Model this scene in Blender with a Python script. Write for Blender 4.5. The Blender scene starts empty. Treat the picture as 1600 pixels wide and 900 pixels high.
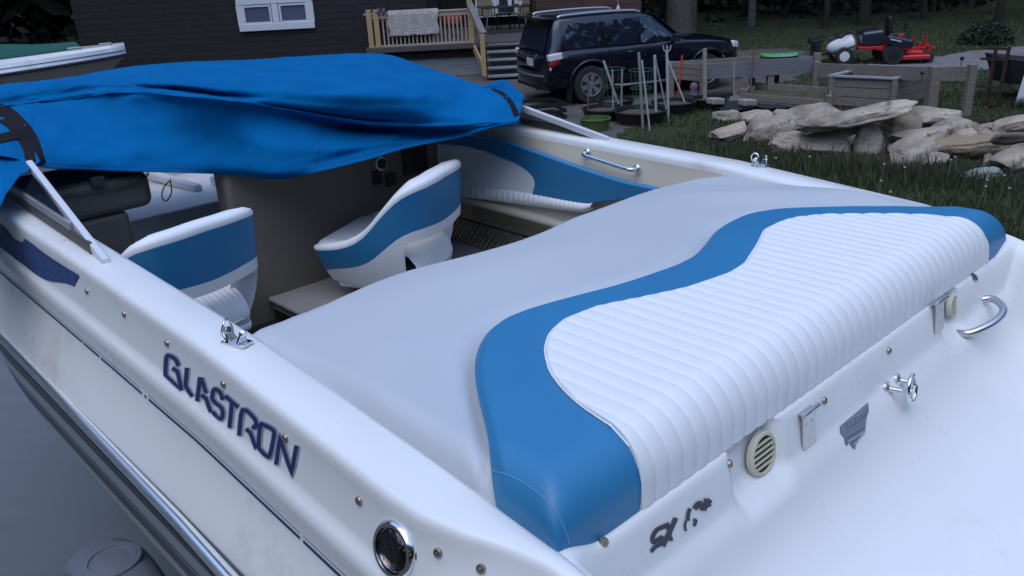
import bpy, bmesh, math, random
import numpy as np
from mathutils import Vector, Matrix, Euler, noise
from mathutils.bvhtree import BVHTree
random.seed(7)
scene = bpy.context.scene
COL = scene.collection
R = math.radians

# ---------------------------------------------------------------- camera
F = 1331.0; PITCH = R(21.7); ROLL = R(3.0); CAMZ = 3.1
FW = Vector((0, math.cos(PITCH), -math.sin(PITCH)))
U0 = Vector((0, math.sin(PITCH), math.cos(PITCH))); R0 = Vector((1, 0, 0))
RT = R0*math.cos(ROLL) - U0*math.sin(ROLL)
UP = U0*math.cos(ROLL) + R0*math.sin(ROLL)
CAM = Vector((0, 0, CAMZ))
cd = bpy.data.cameras.new('camera'); co = bpy.data.objects.new('camera', cd); COL.objects.link(co)
cd.sensor_width = 36; cd.lens = 36*F/1600; cd.clip_start = .05; cd.clip_end = 600
M = Matrix.Identity(4)
for i in range(3):
    M[i][0] = RT[i]; M[i][1] = UP[i]; M[i][2] = -FW[i]; M[i][3] = CAM[i]
co.matrix_world = M
scene.camera = co
scene.render.resolution_x = 1024; scene.render.resolution_y = 576
cd.dof.use_dof = False

# ---------------------------------------------------------------- light
SUN_EL, SUN_AZ = 68, 200       # degrees; azimuth clockwise from +Y
w = bpy.data.worlds.new('World'); scene.world = w; w.use_nodes = True
nt = w.node_tree; bg = nt.nodes['Background']
sky = nt.nodes.new('ShaderNodeTexSky'); sky.sky_type = 'NISHITA'; sky.sun_disc = False
sky.sun_elevation = R(SUN_EL); sky.sun_rotation = R(SUN_AZ); sky.air_density = 1.0; sky.dust_density = .6; sky.ozone_density = 1.5
nt.links.new(sky.outputs[0], bg.inputs[0]); bg.inputs[1].default_value = 0.15
sl = bpy.data.lights.new('sun', 'SUN'); sl.energy = 0.35; sl.angle = R(60); sl.color = (1, .96, .90)
so = bpy.data.objects.new('sun', sl); COL.objects.link(so)
sd = Vector((math.sin(R(SUN_AZ))*math.cos(R(SUN_EL)), math.cos(R(SUN_AZ))*math.cos(R(SUN_EL)), math.sin(R(SUN_EL))))
so.rotation_euler = (-sd).to_track_quat('-Z', 'Y').to_euler()
scene.view_settings.view_transform = 'Standard'; scene.view_settings.look = 'None'
scene.view_settings.exposure = 1.3; scene.view_settings.gamma = 1

# ---------------------------------------------------------------- pixel helpers
def pray(x, y): return FW + RT*((x-800)/F) + UP*((450-y)/F)
def px(x, y, z=0.0):
    d = pray(x, y); return CAM + d*((z-CAMZ)/d.z)
def py_(x, y, Y):
    d = pray(x, y); return CAM + d*(Y/d.y)

# ---------------------------------------------------------------- materials
def mat(name, col, rough=.5, metal=0, bump=None, var=None, coat=0, spec=.5, alpha=1, trans=0, emit=None, sheen=0, varscale=3, dirt=None, rvar=0):
    m = bpy.data.materials.new(name); m.use_nodes = True
    n = m.node_tree.nodes; l = m.node_tree.links; b = n['Principled BSDF']
    b.inputs['Base Color'].default_value = (*col, 1); b.inputs['Roughness'].default_value = rough
    b.inputs['Metallic'].default_value = metal; b.inputs['Coat Weight'].default_value = coat
    b.inputs['Specular IOR Level'].default_value = spec; b.inputs['Transmission Weight'].default_value = trans
    b.inputs['Alpha'].default_value = alpha; b.inputs['Sheen Weight'].default_value = sheen
    if emit: b.inputs['Emission Color'].default_value = (*emit[0], 1); b.inputs['Emission Strength'].default_value = emit[1]
    tc = n.new('ShaderNodeTexCoord')
    last = None
    if var:     # (other colour, amount)
        t = n.new('ShaderNodeTexNoise'); t.inputs['Scale'].default_value = varscale; t.inputs['Detail'].default_value = 6
        l.new(tc.outputs['Object'], t.inputs['Vector'])
        r = n.new('ShaderNodeValToRGB'); r.color_ramp.elements[0].position = .35; r.color_ramp.elements[1].position = .68
        r.color_ramp.elements[0].color = (*col, 1); r.color_ramp.elements[1].color = (*var, 1)
        l.new(t.outputs['Fac'], r.inputs['Fac']); last = r.outputs['Color']
    if dirt:    # (colour, scale, threshold)
        t = n.new('ShaderNodeTexNoise'); t.inputs['Scale'].default_value = dirt[1]; t.inputs['Detail'].default_value = 8; t.inputs['Roughness'].default_value = .7
        l.new(tc.outputs['Object'], t.inputs['Vector'])
        r = n.new('ShaderNodeValToRGB'); r.color_ramp.elements[0].position = dirt[2]; r.color_ramp.elements[1].position = min(1, dirt[2]+.1)
        r.color_ramp.elements[0].color = (0, 0, 0, 1); r.color_ramp.elements[1].color = (1, 1, 1, 1)
        l.new(t.outputs['Fac'], r.inputs['Fac'])
        mx = n.new('ShaderNodeMix'); mx.data_type = 'RGBA'; l.new(r.outputs['Color'], mx.inputs[0])
        if last: l.new(last, mx.inputs[6])
        else: mx.inputs[6].default_value = (*col, 1)
        mx.inputs[7].default_value = (*dirt[0], 1); last = mx.outputs[2]
    if last: l.new(last, b.inputs['Base Color'])
    if rvar:
        t = n.new('ShaderNodeTexNoise'); t.inputs['Scale'].default_value = 7; t.inputs['Detail'].default_value = 9; t.inputs['Roughness'].default_value = .75
        l.new(tc.outputs['Object'], t.inputs['Vector']); mr_ = n.new('ShaderNodeMapRange'); mr_.inputs[1].default_value = .3; mr_.inputs[2].default_value = .7
        mr_.inputs[3].default_value = rough-rvar*.5; mr_.inputs[4].default_value = rough+rvar; l.new(t.outputs['Fac'], mr_.inputs[0]); l.new(mr_.outputs[0], b.inputs['Roughness'])
    if bump:    # (scale, strength)
        t = n.new('ShaderNodeTexNoise'); t.inputs['Scale'].default_value = bump[0]; t.inputs['Detail'].default_value = 5
        l.new(tc.outputs['Object'], t.inputs['Vector'])
        bp = n.new('ShaderNodeBump'); bp.inputs['Strength'].default_value = bump[1]; bp.inputs['Distance'].default_value = .02 if len(bump) < 3 else bump[2]
        l.new(t.outputs['Fac'], bp.inputs['Height']); l.new(bp.outputs['Normal'], b.inputs['Normal'])
    return m
def brick_mat(name, c1, c2, mortar, sx, sy, axis='XZ', rough=.8, mort=.03):
    m = mat(name, c1, rough); n = m.node_tree.nodes; l = m.node_tree.links; b = n['Principled BSDF']
    tc = n.new('ShaderNodeTexCoord'); sp = n.new('ShaderNodeSeparateXYZ'); cb = n.new('ShaderNodeCombineXYZ')
    l.new(tc.outputs['Object'], sp.inputs[0]); l.new(sp.outputs[axis[0]], cb.inputs[0]); l.new(sp.outputs[axis[1]], cb.inputs[1])
    br = n.new('ShaderNodeTexBrick'); l.new(cb.outputs[0], br.inputs['Vector'])
    br.inputs['Color1'].default_value = (*c1, 1); br.inputs['Color2'].default_value = (*c2, 1); br.inputs['Mortar'].default_value = (*mortar, 1)
    br.inputs['Scale'].default_value = 1; br.inputs['Brick Width'].default_value = sx; br.inputs['Row Height'].default_value = sy; br.inputs['Mortar Size'].default_value = mort*sy
    l.new(br.outputs['Color'], b.inputs['Base Color'])
    bp = n.new('ShaderNodeBump'); bp.inputs['Strength'].default_value = .6; bp.inputs['Distance'].default_value = .01; bp.invert = True
    l.new(br.outputs['Fac'], bp.inputs['Height']); l.new(bp.outputs['Normal'], b.inputs['Normal'])
    return m
def wood_mat(name, c1, c2, rough=.8, stretch=(1, 12, 12), bump=.3):
    m = mat(name, c1, rough); n = m.node_tree.nodes; l = m.node_tree.links; b = n['Principled BSDF']
    tc = n.new('ShaderNodeTexCoord'); mp = n.new('ShaderNodeMapping'); mp.inputs['Scale'].default_value = stretch
    l.new(tc.outputs['Object'], mp.inputs[0]); t = n.new('ShaderNodeTexNoise'); t.inputs['Scale'].default_value = 3; t.inputs['Detail'].default_value = 8
    l.new(mp.outputs[0], t.inputs['Vector']); r = n.new('ShaderNodeValToRGB')
    r.color_ramp.elements[0].position = .3; r.color_ramp.elements[1].position = .7
    r.color_ramp.elements[0].color = (*c1, 1); r.color_ramp.elements[1].color = (*c2, 1)
    l.new(t.outputs['Fac'], r.inputs['Fac']); l.new(r.outputs['Color'], b.inputs['Base Color'])
    bp = n.new('ShaderNodeBump'); bp.inputs['Strength'].default_value = bump; bp.inputs['Distance'].default_value = .01
    l.new(t.outputs['Fac'], bp.inputs['Height']); l.new(bp.outputs['Normal'], b.inputs['Normal'])
    return m

GEL = mat('white_gelcoat', (.79, .805, .80), .30, coat=.2, var=(.76, .77, .76), varscale=1.5, bump=(6, .02), dirt=((.66, .645, .61), 2.2, .60), rvar=.14)
CREAM = mat('cream_liner', (.68, .62, .50), .4, var=(.62, .56, .45), varscale=2)
GREYV = mat('grey_vinyl', (.49, .52, .55), .45, bump=(350, .08, .004), var=(.51, .54, .57), varscale=2)
BLUEV = mat('blue_vinyl', (.026, .185, .38), .42, bump=(350, .1, .004), var=(.028, .20, .40), varscale=4)
WHITEV = mat('white_vinyl', (.80, .81, .82), .45, bump=(300, .06, .004))
CANVAS = mat('blue_canvas', (.0, .128, .34), .9, bump=(500, .25, .003), var=(.0, .104, .29), varscale=5, spec=.08)
BINDING = mat('black_binding', (.009, .007, .010), .85, spec=.2)
CHROME = mat('chrome', (.78, .78, .79), .10, 1)
STEEL = mat('brushed_steel', (.6, .6, .6), .3, 1)
ALU = mat('white_aluminium', (.74, .75, .77), .35, .25)
NAVY = mat('navy_decal', (.018, .03, .12), .4)
OUTL = mat('silver_outline', (.34, .40, .50), .45)
DECAL = mat('charcoal_decal', (.05, .055, .075), .5)
BLACK = mat('black_plastic', (.012, .012, .013), .5)
DARKV = mat('dark_dash_vinyl', (.045, .042, .038), .6, bump=(200, .1, .004))
BEIGE = mat('beige_plastic', (.60, .57, .42), .5)
GLASS = mat('tinted_glass', (.02, .025, .04), .05, spec=.6, alpha=.55)
TAPE = mat('blue_masking_tape', (.022, .055, .16), .65, bump=(60, .5, .01), var=(.035, .075, .21), varscale=20)
RUBBER = mat('black_rubber', (.02, .02, .02), .75)

# ---------------------------------------------------------------- mesh helpers
class MB:
    def __init__(s): s.v = []; s.f = []; s.m = []
    def add(s, vs, fs, mi=0):
        o = len(s.v); s.v += [tuple(p) for p in vs]; s.f += [tuple(i+o for i in f) for f in fs]; s.m += [mi]*len(fs)
    def box(s, c, d, rot=None, mi=0):
        x, y, z = d[0]/2, d[1]/2, d[2]/2
        vs = [Vector((i*x, j*y, k*z)) for i in (-1, 1) for j in (-1, 1) for k in (-1, 1)]
        if rot is not None:
            if not isinstance(rot, Matrix): rot = Euler(rot).to_matrix()
            vs = [rot @ p for p in vs]
        c = Vector(c)
        s.add([p+c for p in vs], [(0, 1, 3, 2), (4, 6, 7, 5), (0, 4, 5, 1), (2, 3, 7, 6), (0, 2, 6, 4), (1, 5, 7, 3)], mi)
    def beam(s, p0, p1, wd, ht, up=Vector((0, 0, 1)), mi=0):
        p0 = Vector(p0); p1 = Vector(p1); d = (p1-p0).normalized(); sx = d.cross(up).normalized(); uz = sx.cross(d)
        vs = [p+sx*(i*wd/2)+uz*(k*ht/2) for p in (p0, p1) for i in (-1, 1) for k in (-1, 1)]
        s.add(vs, [(0, 1, 3, 2), (4, 6, 7, 5), (0, 4, 5, 1), (2, 3, 7, 6), (0, 2, 6, 4), (1, 5, 7, 3)], mi)
    def tube(s, pts, r, n=10, mi=0, caps=True, closed=False):
        pts = [Vector(p) for p in pts]; rs = r if isinstance(r, (list, tuple)) else [r]*len(pts)
        N = len(pts); vs = []; prev = None
        for i, p in enumerate(pts):
            if closed: d = (pts[(i+1) % N]-pts[i-1]).normalized()
            else: d = (pts[min(i+1, N-1)]-pts[max(i-1, 0)]).normalized()
            a = prev if prev is not None else (Vector((0, 0, 1)) if abs(d.z) < .9 else Vector((1, 0, 0)))
            x = (a - d*a.dot(d)).normalized(); prev = x; y = d.cross(x)
            vs += [p + (x*math.cos(2*math.pi*k/n)+y*math.sin(2*math.pi*k/n))*rs[i] for k in range(n)]
        fs = []
        for i in range(N if closed else N-1):
            j = (i+1) % N
            for k in range(n): fs.append((i*n+k, i*n+(k+1) % n, j*n+(k+1) % n, j*n+k))
        if caps and not closed: fs += [tuple(range(n))[::-1], tuple((N-1)*n+k for k in range(n))]
        s.add(vs, fs, mi)
    def lathe(s, c, axis, prof, n=24, mi=0):   # prof: (radius, height along axis)
        c = Vector(c); ax = Vector(axis).normalized(); a = Vector((0, 0, 1)) if abs(ax.z) < .9 else Vector((1, 0, 0))
        x = (a-ax*a.dot(ax)).normalized(); y = ax.cross(x); vs = []; fs = []
        for r, h in prof:
            vs += [c+ax*h+(x*math.cos(2*math.pi*k/n)+y*math.sin(2*math.pi*k/n))*max(r, 1e-4) for k in range(n)]
        for i in range(len(prof)-1):
            for k in range(n): fs.append((i*n+k, i*n+(k+1) % n, (i+1)*n+(k+1) % n, (i+1)*n+k))
        fs += [tuple(range(n))[::-1], tuple((len(prof)-1)*n+k for k in range(n))]
        s.add(vs, fs, mi)
    def grid(s, rows, mi=0, closeu=False):
        n = len(rows[0]); vs = [p for r in rows for p in r]; fs = []
        for i in range(len(rows)-1):
            for j in range(n if closeu else n-1):
                k = (j+1) % n; fs.append((i*n+j, i*n+k, (i+1)*n+k, (i+1)*n+j))
        s.add(vs, fs, mi)
    def prism(s, poly, thick, M=None, mi=0):   # poly in XZ, thick along Y (centred)
        n = len(poly); vs = [Vector((x, -thick/2, z)) for x, z in poly]+[Vector((x, thick/2, z)) for x, z in poly]
        if M is not None: vs = [M @ p for p in vs]
        s.add(vs, [tuple(range(n)), tuple(range(2*n-1, n-1, -1))]+[(i, i+n, (i+1) % n+n, (i+1) % n) for i in range(n)], mi)
    def build(s, name, mats, parent=None, smooth=None, bevel=0, subsurf=0, solid=0, recalc=True, seg=2):
        me = bpy.data.meshes.new(name); me.from_pydata(s.v, [], s.f)
        if not isinstance(mats, (list, tuple)): mats = [mats]
        for m in mats: me.materials.append(m)
        if len(mats) > 1: me.polygons.foreach_set('material_index', s.m)
        if recalc:
            bm = bmesh.new(); bm.from_mesh(me); bmesh.ops.recalc_face_normals(bm, faces=bm.faces); bm.to_mesh(me); bm.free()
        if smooth is not None:
            me.shade_smooth()
            if smooth < 180: me.set_sharp_from_angle(angle=R(smooth))
        o = bpy.data.objects.new(name, me); COL.objects.link(o)
        if parent: o.parent = parent
        if solid: md = o.modifiers.new('solid', 'SOLIDIFY'); md.thickness = solid; md.offset = 0
        if bevel: md = o.modifiers.new('bevel', 'BEVEL'); md.width = bevel; md.segments = seg; md.limit_method = 'ANGLE'; md.angle_limit = R(35)
        if subsurf: md = o.modifiers.new('sub', 'SUBSURF'); md.levels = subsurf; md.render_levels = subsurf
        return o
def tag(o, label=None, cat=None, group=None, kind=None):
    if label: o['label'] = label
    if cat: o['category'] = cat
    if group: o['group'] = group
    if kind: o['kind'] = kind
    return o
def empty(name, loc, rz=0, label=None, cat=None, group=None):
    o = bpy.data.objects.new(name, None); COL.objects.link(o); o.location = loc; o.rotation_euler = (0, 0, rz); o.empty_display_size = .1
    return tag(o, label, cat, group)
def copy_tree(o, parent=None):
    c = o.copy(); COL.objects.link(c); c.parent = parent
    for ch in [x for x in o.children]: copy_tree(ch, c)
    return c
def ip(x, xs, ys): return float(np.interp(x, xs, ys))
def cr(pts, n):      # catmull-rom through points, n samples per span
    P = [np.array(p, float) for p in pts]; P = [2*P[0]-P[1]]+P+[2*P[-1]-P[-2]]; out = []
    for i in range(1, len(P)-2):
        for k in range(n):
            t = k/n; out.append(.5*((2*P[i])+(-P[i-1]+P[i+1])*t+(2*P[i-1]-5*P[i]+4*P[i+1]-P[i+2])*t*t+(-P[i-1]+3*P[i]-3*P[i+1]+P[i+2])*t**3))
    out.append(P[-2]); return out
def sstep(x, a, b): t = min(1, max(0, (x-a)/(b-a))); return t*t*(3-2*t)

# ================================================================ THE BOAT
AZ = R(-42.4)
bu = Vector((math.sin(AZ), math.cos(AZ), 0)); bv = Vector((math.cos(AZ), -math.sin(AZ), 0))   # forward, starboard
DK = CAMZ-.88                                         # deck level above the ground
d0 = pray(885, 855); OO = CAM + d0*(-.88/d0.z)
boat = empty('motorboat', (OO.x, OO.y, 0), R(42.4),
    'white motorboat with grey, blue and white sun pad and blue lettering on the side', 'boat')
camL = Vector(((CAM-OO).dot(bv), (CAM-OO).dot(bu), CAMZ))
def lray(x, y):
    d = pray(x, y); return Vector((d.dot(bv), d.dot(bu), d.z))
def L(a, b, w): return Vector((b, a, w+DK))
def Bp(x, y, w):                                       # pixel -> local point at deck-relative height w
    d = lray(x, y); return camL + d*((w+DK-camL.z)/d.z)
def Bb(x, y, b):
    d = lray(x, y); return camL + d*((b-camL.x)/d.x)
def Ba(x, y, a):
    d = lray(x, y); return camL + d*((a-camL.y)/d.y)
C0 = .965
def g(a): return ip(a, [-1, -.5, -.1, 0, .3, 1, 2, 3, 4, 5], [-.26, -.14, -.02, 0, .03, .08, .10, .11, .13, .15])
def hs(a): return 1.0 if a < 2.6 else math.sqrt(max(0.003, 1-((a-2.6)/2.35)**2))
def g1off(a): return ip(a, [-1, -.1, 0, .07, .14, .22, .3, 6], [.012, .012, .025, .045, .075, .098, .105, .105])

def side_profile(a):
    G1 = .985+g1off(a); p = [(.962, -.10), (.968, -.045), (.972, -.018), (.978, -.004), (.99, 0)]
    if G1-.99 > .02: p += [(.985+(G1-.985)*.5, .002)]
    else: p += [((.99+G1-.004)/2, 0)]
    p += [(G1-.004, -.001), (G1+.004, -.006), (G1+.009, -.016)]
    Rg = (1.122, -.132)
    for t in (.15, .35, .55, .75, .9, 1): p.append((G1+.009+(Rg[0]-G1-.009)*t**1.5, -.016+(Rg[1]+.016)*t))
    p += [(1.133, -.142), (1.141, -.155), (1.143, -.172), (1.142, -.195), (1.143, -.215), (1.149, -.24), (1.165, -.28), (1.19, -.33), (1.21, -.37), (1.219, -.392), (1.221, -.405)]
    return p
stA = sorted(set([round(x, 4) for x in list(np.arange(-1.0, -.2, .1))+list(np.arange(-.2, .4, .02))+list(np.arange(.4, 3, .12))+list(np.arange(3, 4.93, .1))+[4.93]]))
def sidept(a, k, side):
    p = side_profile(a)[k]; sc = hs(a)
    return L(a, C0+side*p[0]*sc, g(a)+p[1]*(1 if a < 3 else 1))
dk = MB()
for side in (-1, 1):
    dk.grid([[sidept(a, k, side) for k in range(len(side_profile(a)))] for a in stA])
# stern: cross-deck surface between the gunwales, with the transom step and the swim platform
prof = cr([(.10, -.045), (.03, -.04), (.0, -.035), (-.012, -.045), (-.02, -.07), (-.026, -.10), (-.032, -.13), (-.044, -.148), (-.058, -.168), (-.074, -.20), (-.096, -.235), (-.135, -.272), (-.20, -.312), (-.29, -.348), (-.42, -.386), (-.6, -.42), (-.94, -.46)], 3)
prof = [(p[0], p[1]) for p in prof]+[(-.985, -.475), (-1.0, -.50), (-1.0, -.9)]
bs = sorted(set([round(float(x), 4) for x in np.concatenate([np.linspace(-.0145, .16, 20), np.linspace(.16, 1.77, 110), np.linspace(1.77, 1.9445, 20)])]))
def recess(b):
    r = 0
    for (l, rr) in ((.445, .615), (1.43, 1.545)): r = max(r, sstep(b, l-.008, l+.008)*(1-sstep(b, rr-.012, rr+.012)))
    return r
rows = []
for i, (a, wv) in enumerate(prof):
    row = []
    for b in bs:
        dd = min(b+.0145, 1.9445-b); S = sstep(dd, 0.0, .10) if a > -.9 else 1
        sh = g(a)-.10*(1 if a > 0 else 1-0*S)
        sh = g(a)-.004
        ww = sh+(wv-sh)*S
        if a > -.06 and a < .02: aa = a+.036*recess(b)*sstep(-wv, .03, .05)*(1-sstep(-wv, .12, .19))
        else: aa = a
        row.append(L(aa, b, ww))
    rows.append(row)
dk.grid(rows)
deck = dk.build('deck', GEL, boat, smooth=50)
bvh = BVHTree.FromPolygons(dk.v, dk.f)
def hit(x, y, tree=None, off=0.0):
    d = lray(x, y).normalized(); loc, n, i, t = (tree or bvh).ray_cast(camL, d)
    if loc is None: return None, None
    if n.dot(d) > 0: n = -n
    return loc+n*off, n
# hull below the rub rail
HULL = mat('hull_gelcoat', (.03, .035, .06), .35, spec=.35)
n_ = HULL.node_tree.nodes; l_ = HULL.node_tree.links
tc = n_.new('ShaderNodeTexCoord'); sp = n_.new('ShaderNodeSeparateXYZ'); l_.new(tc.outputs['Object'], sp.inputs[0])
mr = n_.new('ShaderNodeMapRange'); mr.inputs[1].default_value = DK-1.35; mr.inputs[2].default_value = DK-.25; l_.new(sp.outputs['Z'], mr.inputs[0])
rp = n_.new('ShaderNodeValToRGB'); rp.color_ramp.interpolation = 'CONSTANT'; l_.new(mr.outputs[0], rp.inputs[0]); l_.new(rp.outputs[0], n_['Principled BSDF'].inputs['Base Color'])
def hw_(w): return (w+1.35)/1.1
els = [(-1.35, (.55, .54, .5)), (-.68, (.20, .16, .12)), (-.665, (.014, .016, .03)), (-.588, (.30, .32, .34)), (-.578, (.014, .016, .03)), (-.562, (.34, .37, .40)), (-.485, (.02, .025, .04)), (-.475, (.012, .015, .028))]
e = rp.color_ramp.elements; e[0].position = 0; e[0].color = (*els[0][1], 1); e[1].position = hw_(els[1][0]); e[1].color = (*els[1][1], 1)
for w_, c_ in els[2:]: q = e.new(hw_(w_)); q.color = (*c_, 1)
hp = [(1.217, -.405), (1.214, -.45), (1.205, -.52), (1.19, -.60), (1.175, -.70), (1.155, -.80), (1.12, -.92), (1.08, -.97), (.95, -1.02), (.5, -1.18), (0, -1.33)]
hb = MB()
for side in (-1, 1):
    hb.grid([[L(a if a < 3 else a-(a-3)*.35*max(0, -(p[1]+.4)), C0+side*p[0]*hs(a), p[1]+.085+g(a)*.3+max(0, a-3)*.0+(sstep(a, 3, 4.93)*(-p[1]-.4)*.75)) for p in hp] for a in stA])
bot = [L(-1.0, C0+s*p[0], p[1]+.085+g(-1)*.3) for s in (-1,) for p in hp]+[L(-1.0, C0+p[0], p[1]+.085+g(-1)*.3) for p in hp[::-1]]
hb.add(bot, [tuple(range(len(bot)))])
hb.build('hull', HULL, boat, smooth=40)
# rub rail
rr = MB(); blk = MB()
for side in (-1, 1):
    rr.tube([L(a, C0+side*1.229*hs(a), g(a)-.402) for a in stA], .014, 12)
    blk.tube([L(a, C0+side*1.222*hs(a), g(a)-.425) for a in stA], .016, 8)
rl = rr.build('rub_rail', mat('polished_rail', (.85, .86, .88), .32, 1), boat, smooth=60); blk.build('rail_insert', BLACK, rl, smooth=60)

# ---------------- projected ribbons (stripes, lettering)
def ribbon(mb, pts, wd, tree=None, off=.0012, sub=3, closed=False):
    P = [Vector(p) for p in pts]
    Q = []
    N = len(P)
    for i in range(N-1+(1 if closed else 0)):
        for k in range(sub): Q.append((P[i].lerp(P[(i+1) % N], k/sub), i if k == 0 else None))
    if not closed: Q.append((P[-1], N-1))
    rows = []
    for i, (q, _) in enumerate(Q):
        if closed: a = Q[i-1][0]; c = Q[(i+1) % len(Q)][0]
        else: a = Q[max(i-1, 0)][0]; c = Q[min(i+1, len(Q)-1)][0]
        d1 = (q-a).normalized() if (q-a).length > 0 else (c-q).normalized(); d2 = (c-q).normalized() if (c-q).length > 0 else d1
        n1 = Vector((-d1.y, d1.x)); n2 = Vector((-d2.y, d2.x)); m = (n1+n2)
        m = m.normalized() if m.length > .3 else n1
        k = 1/max(.55, m.dot(n1)); wv = wd if not callable(wd) else wd(i/(len(Q)-1))
        r = []
        for sgn in (-1, 0, 1):
            h, n = hit(q.x+m.x*k*wv/2*sgn, q.y+m.y*k*wv/2*sgn, tree, off)
            r.append(h)
        if None in r: continue
        rows.append(r)
    if closed: rows.append(rows[0])
    if len(rows) > 1: mb.grid(rows)
def zl(pts, ox, oy, s): return [(ox+x/s, oy+y/s) for x, y in pts]
# pinstripe following the topside (slightly broken by wear)
st = MB()
def stripe(mb, a0, a1, d_top, d_bot):
    rows = []
    for a in np.linspace(a0, a1, max(3, int(abs(a1-a0)/.06))):
        r = []
        for dw in (d_top, (d_top+d_bot)/2, d_bot):
            p = side_profile(a); o = ip(-dw, [-q[1] for q in p[8:]], [q[0] for q in p[8:]])
            r.append(L(a, C0-(o+.0015)*hs(a), g(a)+dw))
        rows.append(r)
    mb.grid(rows)
for a0, a1 in ((.05, .54), (.552, 1.285), (1.30, 1.312), (1.33, 1.62), (1.635, 1.76), (1.772, 4.6)):
    stripe(st, a0, a1, -.219, -.2255)
for a0, a1 in ((.05, .54), (.552, 1.285), (1.34, 4.6)): stripe(st, a0, a1, -.2105, -.2125)
st.build('pinstripe', NAVY, boat, smooth=180, recalc=False)
# lettering
LET = [[(188, 192), (168, 152), (130, 133), (116, 150), (112, 235), (122, 258), (205, 335)], [(152, 205), (182, 225), (208, 338)],
 [(238, 203), (229, 310), (268, 372)], [(297, 400), (315, 258)], [(321, 262), (350, 350)], [(322, 362), (352, 385), (378, 465)],
 [(448, 390), (432, 345), (400, 330), (388, 360), (393, 396), (442, 440), (446, 485), (428, 503), (390, 462)],
 [(462, 368), (537, 432)], [(502, 412), (488, 555)], [(545, 600), (565, 450), (635, 500), (643, 548), (618, 548)], [(585, 560), (612, 585), (645, 675)],
 [(682, 533), (738, 562), (750, 595), (727, 710), (708, 720), (667, 680), (659, 650), (668, 550)],
 [(762, 770), (784, 608), (852, 822), (882, 658)]]
lo = MB(); ln = MB()
for i, s_ in enumerate(LET):
    pts = zl(s_, 230, 520, 3.75); cl = (i == 11)
    if i in (0, 6, 9): pts = [tuple(p) for p in cr(pts, 3)]
    if i == 11: pts = [tuple(p) for p in cr(pts+pts[:2], 3)][:-3]
    ribbon(lo, pts, 10, off=.0010+.00006*i, closed=cl, sub=(1 if i in (0, 6, 9, 11) else 4))
    ribbon(ln, pts, 5.9, off=.0024+.00006*i, closed=cl, sub=(1 if i in (0, 6, 9, 11) else 4))
lt = lo.build('lettering', OUTL, boat, recalc=False); ln.build('lettering_fill', NAVY, lt, recalc=False)

# ---------------- sun pad
RB = .099
def c1(b): return ip(b, [-0.2, -0.03, 0.029, 0.086, 0.14, 0.209, 0.284, 0.369, 0.446, 0.534, 0.622, 0.708, 0.812, 0.94, 1.045, 1.137, 1.272, 1.423, 1.541, 1.712, 1.836, 1.9, 1.95, 2.1], [0.08, 0.15, 0.2, 0.283, 0.363, 0.455, 0.528, 0.581, 0.59, 0.571, 0.547, 0.519, 0.501, 0.485, 0.497, 0.529, 0.582, 0.596, 0.552, 0.372, 0.205, 0.13, 0.1, 0.05])
def c2(b): return ip(b, [0.172, 0.19, 0.204, 0.238, 0.278, 0.342, 0.404, 0.48, 0.579, 0.685, 0.797, 0.886, 0.952, 1.029, 1.179, 1.303, 1.4, 1.46, 1.535, 1.663, 1.71, 1.76, 1.8, 1.828], [-0.28, -0.06, 0.115, 0.226, 0.307, 0.385, 0.432, 0.458, 0.449, 0.402, 0.358, 0.342, 0.332, 0.34, 0.396, 0.45, 0.456, 0.444, 0.401, 0.25, 0.176, 0.04, -0.1, -0.28])
def smoothc(f, lo_, hi_, n=400, k=9):
    xs = np.linspace(lo_, hi_, n); ys = np.array([f(x) for x in xs])
    for _ in range(2): ys = np.convolve(np.pad(ys, k, mode='edge'), np.ones(2*k+1)/(2*k+1), mode='valid')
    return lambda b: float(np.interp(b, xs, ys))
c1s = smoothc(c1, -.1, 2.05, k=6); c2s = smoothc(c2, .172, 1.828, k=3)
BMAX = 1.925
def bend(p, r):      # unrolled distance beyond the start of a roll -> (run, drop)
    if p <= 0: return 0, 0
    if p < r*math.pi/2: return r*math.sin(p/r), r*(1-math.cos(p/r))
    return r, r+(p-r*math.pi/2)
def front(b): return ip(b, [-.1, .05, .225, .486, .70, .832, .95, 1.1, 1.26, 1.609, 1.8, 1.92, 2.0], [1.06, 1.065, 1.075, 1.08, 1.03, 1.01, 1.02, 1.045, 1.03, 1.07, 1.04, .95, .88])
fronts = smoothc(front, -.1, 2.0, k=8)
def padpt(ap, b, top, lift=0.0, minw=-.034):
    # ap: unrolled fore-aft coordinate (0.09 = where the aft roll starts)
    a0 = .092
    if ap < a0: run, drop = bend(a0-ap, RB-.01); a = a0-run
    else: a, drop = ap, 0
    ffr = fronts(b); drf = 0
    if a > ffr-.05: rn, drf = bend(a-(ffr-.05), .05); a = ffr-.05+rn
    # side roll
    rs = .06 if ap > .2 else .075
    dl = 0; bb = b
    if b < rs-.016: rn, dl = bend((rs-.016-b), rs); bb = rs-.016-rn
    if b > BMAX+.014-rs: rn, dl = bend(b-(BMAX+.014-rs), rs); bb = BMAX+.014-rs+rn
    d = math.sqrt(drop**2+dl**2+drf**2)
    th_ = min(1.5708, max(0, (a0-ap)/(RB-.01))); w_ = top+lift*math.cos(th_)-d; a -= lift*math.sin(th_)
    w_ += .012*math.exp(-((b-.95)/.8)**2)*max(0, 1-d*6)
    return L(a, bb, max(minw, w_))
def crown(ap): return .082
pad = MB()
bsG = np.concatenate([np.linspace(-.045, .08, 14), np.linspace(.09, 1.84, 150), np.linspace(1.85, 1.985, 14)])
rows = []
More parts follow.
